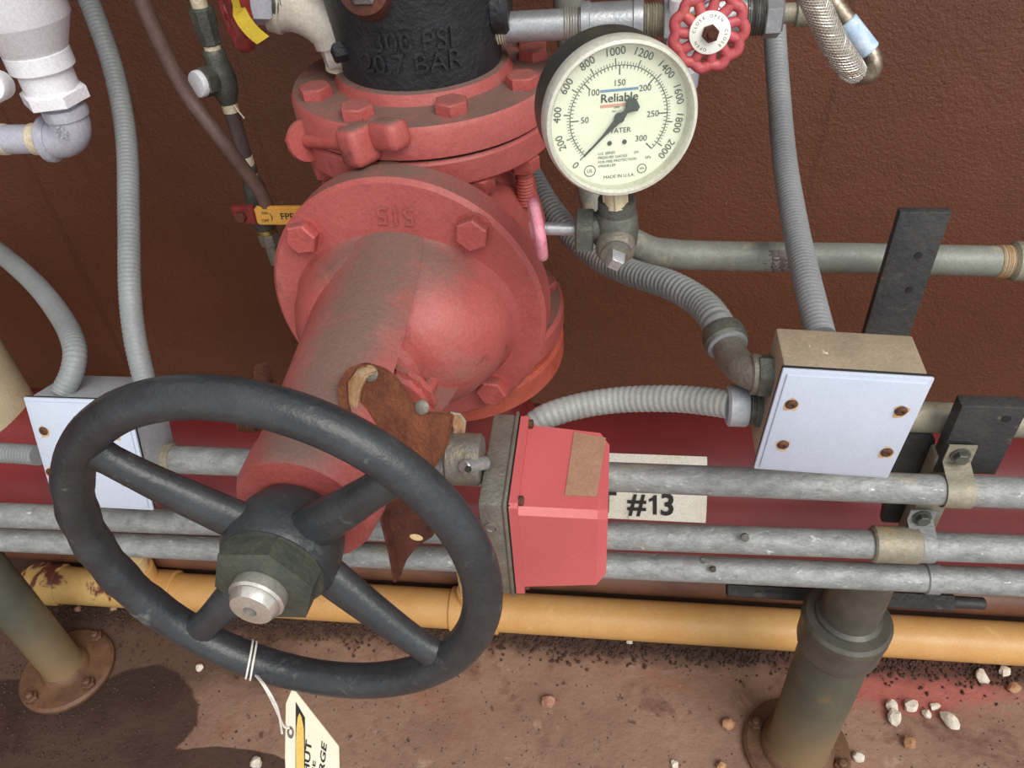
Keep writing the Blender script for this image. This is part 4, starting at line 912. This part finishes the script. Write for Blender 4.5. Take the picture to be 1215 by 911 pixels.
# vertical line of small fittings with ball valve
ky = .82; k0_ = P(271, 120, ky); kx = k0_.x
kz = lambda py: zrow(kx, ky, py)
kp = wpx(k0_, 1)
tl_ = thing('fitting_line', 'thin vertical line of taped nipples and grey fittings left of the red valve', 'fittings', (kx, ky, kz(305)))
def seg(name, p0, p1, prof, mt, n=20, par=None):
    z0_, z1_ = kz(p0), kz(p1); g = G(); g.lathe(fr((kx, ky, z0_), (0, 0, z1_ - z0_ if z1_ != z0_ else -1)), [(r_ * kp, f * abs(z1_ - z0_)) for r_, f in prof], n); return obj(name, g, mt, par or tl_)
seg('nipple', -30, 20, [(9, 0), (9, 1)], 'tape'); seg('bushing', 8, 53, [(12, 0), (14, .05), (14, .5), (12, .6), (12, .95), (10, 1)], 'dark_fitting', 8)
seg('tape_wrap', 50, 62, [(9.5, 0), (9.5, 1)], 'tape')
tb = seg('tee_body', 58, 122, [(11, 0), (13, .05), (13, .22), (15, .35), (17, .55), (15, .78), (11, .95), (10, 1)], 'dark_fitting', 24)
ca_ = V(-.50, -.86, .1).normalized(); co = V(kx, ky, kz(92))
g = G(); g.hexa(fr(co + ca_ * .012, ca_, (0, 0, 1)), 17 * kp, .014); g.lathe(fr(co, ca_), [(13 * kp, 0), (13 * kp, .014)], 20); obj('sight_nut', g, 'dark_fitting', tl_)
g = G(); g.lathe(fr(co + ca_ * .026, ca_), [(15 * kp, 0), (15 * kp, .004), (14 * kp, .006), (0, .0065)], 28); obj('white_cap', g, 'pvc', tl_)
seg('tape_wrap', 120, 132, [(9.5, 0), (9.5, 1)], 'tape')
q = V(kx + .008, ky - .006, kz(122)); g = G(); g.tube(spline([q, q + V(.004, -.002, -.006), q + V(.009, -.003, -.014)], .002), .0008, 6); obj('loose_tape', g, 'tape', tl_)
seg('nipple', 131, 186, [(9, 0), (9, 1)], 'nipple'); seg('tape_wrap', 185, 195, [(9.5, 0), (9.5, 1)], 'tape')
seg('union', 194, 206, [(9, 0), (11, .2), (11, .8), (9, 1)], 'dark_fitting', 8); seg('tape_wrap', 204, 211, [(9, 0), (9, 1)], 'pvc')
seg('bushing', 210, 236, [(10, 0), (14, .4), (15, 1)], 'dark_fitting', 12)
bvx = kx
bv = thing('ball_valve', 'small ball valve with yellow lettered lever handle beside the red flange', 'valve', (kx, ky, kz(300)))
def seg2(name, p0, p1, prof, mt, n=20): return seg(name, p0, p1, prof, mt, n, bv)
seg2('valve_body', 234, 270, [(14, 0), (17, .2), (17, .8), (13, 1)], 'dark_fitting', 20); seg2('brass_collar', 268, 276, [(12, 0), (13, .3), (13, .8), (11, 1)], 'brass'); seg2('outlet', 275, 290, [(12, 0), (14, .2), (13, .9), (9, 1)], 'zinc', 8); seg2('outlet_tip', 289, 312, [(9, 0), (8, 1)], 'zinc', 8)
hy_ = ky - .035
hpx = [(272, 246), (300, 247), (304, 266), (276, 266)]
g = G(); g.slab([P(x, y, hy_) for x, y in ((273, 246), (300, 245), (304, 267), (280, 264))], V(0, .006, 0), .001); lev = obj('lever_root', g, 'wheel_dark', bv)
q = P(287, 257, hy_); g = G(); g.hexa(fr(q, (0, -1, .2)), .0065, .006); obj('lever_nut', g, 'rust_dark', bv)
g = G(); g.slab([P(x, y, hy_ - .002) for x, y in ((300, 247), (372, 246), (372, 268), (305, 268))], V(0, .008, 0), .0025); grip = obj('lever_grip', g, 'yellow_vinyl', bv, label='yellow vinyl lever grip')
g = G(); g.text('FPP', fr(P(341, 257, hy_ - .0024), (0, -1, 0), (1, 0, 0)), .0115, .0001, bold=.01); g.text(')', fr(P(322, 257, hy_ - .0024), (0, -1, 0), (1, 0, 0)), .011, .0001); g.text('ON', fr(P(314, 253, hy_ - .0024), (0, -1, 0), (1, 0, 0)), .005, .0001); g.text('OFF', fr(P(315, 262, hy_ - .0024), (0, -1, 0), (1, 0, 0)), .005, .0001); obj('grip_print', g, 'black_ink', grip, kind='stuff', smooth=0)

# dark red wheel, yellow ribbon and offwhite strainer at the top
wv = thing('corner_valve', 'dark red valve wheel seen from the side with pale fittings at the top edge', 'valve', P(300, 20, .72))
wq = P(276, 0, .70)
w_, m_ = wheel(wv, wq, V(-.80, -.58, .05), V(0, 0, 1), .036, .0062, 10, 'wheel_dark', 10, .017)
g = G(); o0, o1 = P(272, 2, .705), P(330, 4, .735); dd = (o1 - o0).normalized()
g.cyl(o0, o1, .006, 16); g.hexa(fr(P(290, 7, .715), dd, (0, 0, 1)), .0155, .02); obj('bonnet', g, 'pvc_grey', wv)
g = G(); g.tube([P(312, 5, .727) + dd * .0006 * i for i in range(36)], lambda s_: .0125 + .0008 * math.sin(s_ / .0026 * 2 * PI), 20); obj('thread', g, 'dark_fitting', wv)
g = G(); sa_, sb_, sc_ = P(334, 8, .745), P(372, 18, .745), P(400, 50, .745)
g.tube(spline([sa_, P(350, 9, .745), sb_, P(392, 34, .745), sc_], .006), [.021] * len(spline([sa_, P(350, 9, .745), sb_, P(392, 34, .745), sc_], .006)), 24); g.lathe(fr(sa_, sa_ - sb_), [(.021, -.004), (.0235, -.003), (.0235, .008), (.02, .01)], 28)
obj('strainer_body', g, 'offwhite', wv)
sd_ = V(.12, 0, -1).normalized(); g = G(); g.hexa(fr(P(400, 46, .745), sd_, (1, 0, 0)), .0195, .022); obj('hex_end', g, 'offwhite', wv)
g = G(); g.cyl(P(401, 60, .745), P(403, 82, .745), .013, 20); obj('outlet', g, 'tape', wv)
rb = [P(x, y, .655) for x, y in ((277, -8), (281, 8), (290, 26), (302, 40), (312, 48))]
vs = []; fs = []
g = G(); sps = spline(rb, .004); rings = []
for i, p in enumerate(sps):
    f = i / (len(sps) - 1); wv_ = (V(.0045, -.003, 0) if f < .3 else V(.006, 0, .003)); rings.append([p - wv_, p + wv_, p + wv_ + V(0, .0006, 0), p - wv_ + V(0, .0006, 0)])
g.loft(rings); obj('yellow_ribbon', g, 'yellow_tag', label='yellow plastic ribbon hanging beside the dark red valve wheel', cat='ribbon')

# ================================================================== HANG TAG ON THE HANDWHEEL
htg = thing('hang_tag', 'cream laminated tag tied with white string to the black handwheel', 'tag', P(370, 930, .262))
cy2 = .262; cn = V(.1, -1, .25).normalized(); co_ = P(365, 890, cy2)
CP = lambda x, y, o=0: PP(x, y, co_, cn) + cn * o
ly_ = [(347, 816), (402, 886), (404, 960), (341, 960), (338, 900), (339, 835)]
g = G(); g.slab([CP(x, y) for x, y in ly_], -cn * .0012, .0003); cd_ = obj('card', g, 'card', htg)
g = G(); g.add([CP(x, y, .0003) for x, y in ((351, 832), (362, 851), (362, 960), (350.5, 960))], [(0, 1, 2, 3)]); bp_ = obj('black_band', g, 'black_ink', cd_, smooth=0)
g = G(); oval = [(355.5, 845), (358, 850), (360.5, 862), (361, 880), (361.2, 960), (351.5, 960), (351.3, 880), (352, 862), (353.5, 850)]
g.add([CP(x, y, .0006) for x, y in oval], [tuple(range(9))]); obj('yellow_oval', g, 'card_yellow', bp_, smooth=0)
def ptext(g, t, O, U, W, bold=0):
    o, u, w_ = CP(*O, .0004), CP(O[0] + U[0], O[1] + U[1], .0004), CP(O[0] + W[0], O[1] + W[1], .0004)
    g.text(t, None, 1, 0, 'RIGHT', warp=lambda p: o + (u - o) * p.x + (w_ - o) * (p.y + .5), bold=.02)
g = G(); ptext(g, 'SHUT', (372, 880), (2, -21), (-10, -4)); ptext(g, 'SERVICE', (376, 903), (2, -15), (-5, -2)); ptext(g, 'CHARGE', (389.5, 884), (2, -20), (-8.5, -7)); obj('lettering', g, 'black_ink', cd_, kind='stuff', smooth=0)
g = G(); ec = CP(345, 868, .0002); eu = (CP(345, 850) - ec) * 1; ew = CP(349.5, 869) - ec
vs = []; fs = []
for i in range(25):
    a = 2 * PI * i / 24; e_ = eu.normalized() * .0068 * math.cos(a) + ew.normalized() * .0026 * math.sin(a); vs += [ec + e_ * .5 + cn * .0004, ec + e_ + cn * .0006]
    if i: fs.append((2 * i - 2, 2 * i - 1, 2 * i + 1, 2 * i))
g.add(vs, fs); obj('eyelet', g, 'dull_steel', cd_)
q = PP(297, 786, A1, ax) - A1; at = math.atan2(q.dot(sv), q.dot(su))
g = G(); da = .022
for k, off in enumerate((-.012, .012)):
    pts = []
    for i in range(24):
        b_ = 2 * PI * i / 24; aa_ = at + off + .03 * math.sin(b_); c_ = S(SL, RM, aa_); dr = su * math.cos(aa_) + sv * math.sin(aa_)
        pts.append(c_ + (dr * math.cos(b_) + ax * math.sin(b_)) * (RT + .0008))
    g.tube(pts, .0008, 6, closed=True)
obj('string_loop', g, 'string', htg)
q0 = S(SL, RM + RT, at) ; g = G()
g.tube(spline([q0, P(312, 812, .268), P(326, 838, .264), CP(338, 858, .003), CP(344, 862, .001)], .004), .0009, 8); g.tube(spline([q0 + V(.001, 0, 0), P(315, 814, .266), P(329, 840, .263), CP(336, 866, .003)], .004), .0009, 8); obj('string', g, 'string', htg)

# ================================================================== PEBBLES AND GRIT
def pebble(px, py, w_, mt, label, seed):
    p = PZ(px, py, .008); r = wpx(p, w_) / 2
    bm = bmesh.new(); bmesh.ops.create_icosphere(bm, subdivisions=2, radius=1); rnd = random.Random(seed); o = V(rnd.uniform(0, 50), rnd.uniform(0, 50), rnd.uniform(0, 50))
    st_ = V(rnd.uniform(.85, 1.15), rnd.uniform(.7, 1.0), rnd.uniform(.6, .8)); ro = Matrix.Rotation(rnd.uniform(0, 6), 3, 'Z')
    vs = []
    for v_ in bm.verts:
        d = v_.co.normalized(); s_ = 1 + .45 * noise.noise(d * 1.3 + o) + .15 * noise.noise(d * 3 + o); q = ro @ V(d.x * st_.x * s_, d.y * st_.y * s_, d.z * st_.z * s_); vs.append(q * r)
    zm = min(q.z for q in vs); bm.verts.index_update()
    g = G(); g.add([V(p.x + q.x, p.y + q.y, q.z - zm - .001) for q in vs], [[v_.index for v_ in f.verts] for f in bm.faces]); bm.free()
    obj('pebble', g, mt, label=label, cat='pebble', group='pebbles on the ground', smooth=28)
PB = [(1059, 838, 15, 'pebble_w', 'white pebble at the left end of the pebble row right of the stand'), (1061, 851, 18, 'pebble_w', 'flat white pebble just below the leftmost of the row'),
      (1081, 837, 16, 'pebble_w', 'creamy angular pebble second in the row right of the stand'), (1110, 837, 11, 'pebble_w', 'small upright white pebble at the right end of the row'),
      (1100, 846, 12, 'pebble_w', 'small white pebble between the creamy angular one and the largest one'), (1127, 856, 20, 'pebble_w', 'largest white pebble at the lower right of the cluster'),
      (1165, 802, 16, 'pebble_w', 'white pebble below the yellow pipe, left of a pair at the right edge'), (1192, 796, 14, 'pebble_w', 'white pebble nearest the yellow pipe at the right edge'),
      (1203, 816, 16, 'pebble_t', 'tan pebble at the right edge under the white pair'), (1079, 881, 18, 'pebble_t', 'tan pebble alone below the white cluster'),
      (1018, 898, 16, 'pebble_w', 'white pebble at the bottom edge right of the stand base'), (1005, 823, 20, 'pebble_p', 'brown lumpy stone touching the right side of the pipe stand'),
      (864, 858, 14, 'pebble_t', 'speckled tan pebble left of the stand base'), (747, 760, 9, 'pebble_w', 'tiny white pebble just in front of the yellow pipe'),
      (650, 832, 18, 'pebble_p', 'pinkish stone on the open ground below the red switch'), (304, 905, 16, 'pebble_w', 'creamy pebble at the bottom edge beside the wet patch'),
      (92, 722, 9, 'pebble_p', 'small reddish stone beside the left stand below the worn yellow pipe'), (134, 720, 10, 'pebble_p', 'small reddish stone seen through the handwheel on the dark soil'),
      (236, 790, 10, 'pebble_w', 'pale pebble just under the lower left of the handwheel rim'), (801, 905, 9, 'pebble_w', 'tiny white pebble at the bottom edge between the stands'), (856, 908, 12, 'pebble_t', 'tan pebble cut by the bottom edge left of the stand')]
for i, (px, py, w_, mt, lb_) in enumerate(PB): pebble(px, py, w_, mt, lb_, 100 + i)
g = G(); rnd = random.Random(3)
OCT = [V(1, 0, 0), V(-1, 0, 0), V(0, 1, 0), V(0, -1, 0), V(0, 0, 1), V(0, 0, -1)]; OF = [(0, 2, 4), (2, 1, 4), (1, 3, 4), (3, 0, 4), (2, 0, 5), (1, 2, 5), (3, 1, 5), (0, 3, 5)]
def grain(x, y, r):
    k = [rnd.uniform(.6, 1.3) * r for _ in range(6)]; a = rnd.uniform(0, 3); R_ = Matrix.Rotation(a, 3, 'Z')
    g.add([R_ @ (OCT[i] * k[i]) * 1 + V(x, y, r * .3) for i in range(6)], OF)
for _ in range(2600):
    x = rnd.uniform(-1.5, 1.3); y = yy - YR - abs(rnd.gauss(0, .025)) + .015; grain(x, y, rnd.uniform(.0015, .0055))
for _ in range(900):
    p = PZ(rnd.gauss(60, 90), rnd.uniform(690, 905), 0); grain(p.x, p.y, rnd.uniform(.0012, .004))
for _ in range(500):
    p = PZ(rnd.uniform(0, 1215), rnd.uniform(740, 911), 0); grain(p.x, p.y, rnd.uniform(.0008, .0024))
obj('loose_soil', g, 'soil', label='dark soil crumbs gathered along the yellow pipe', cat='soil', kind='stuff', smooth=0)
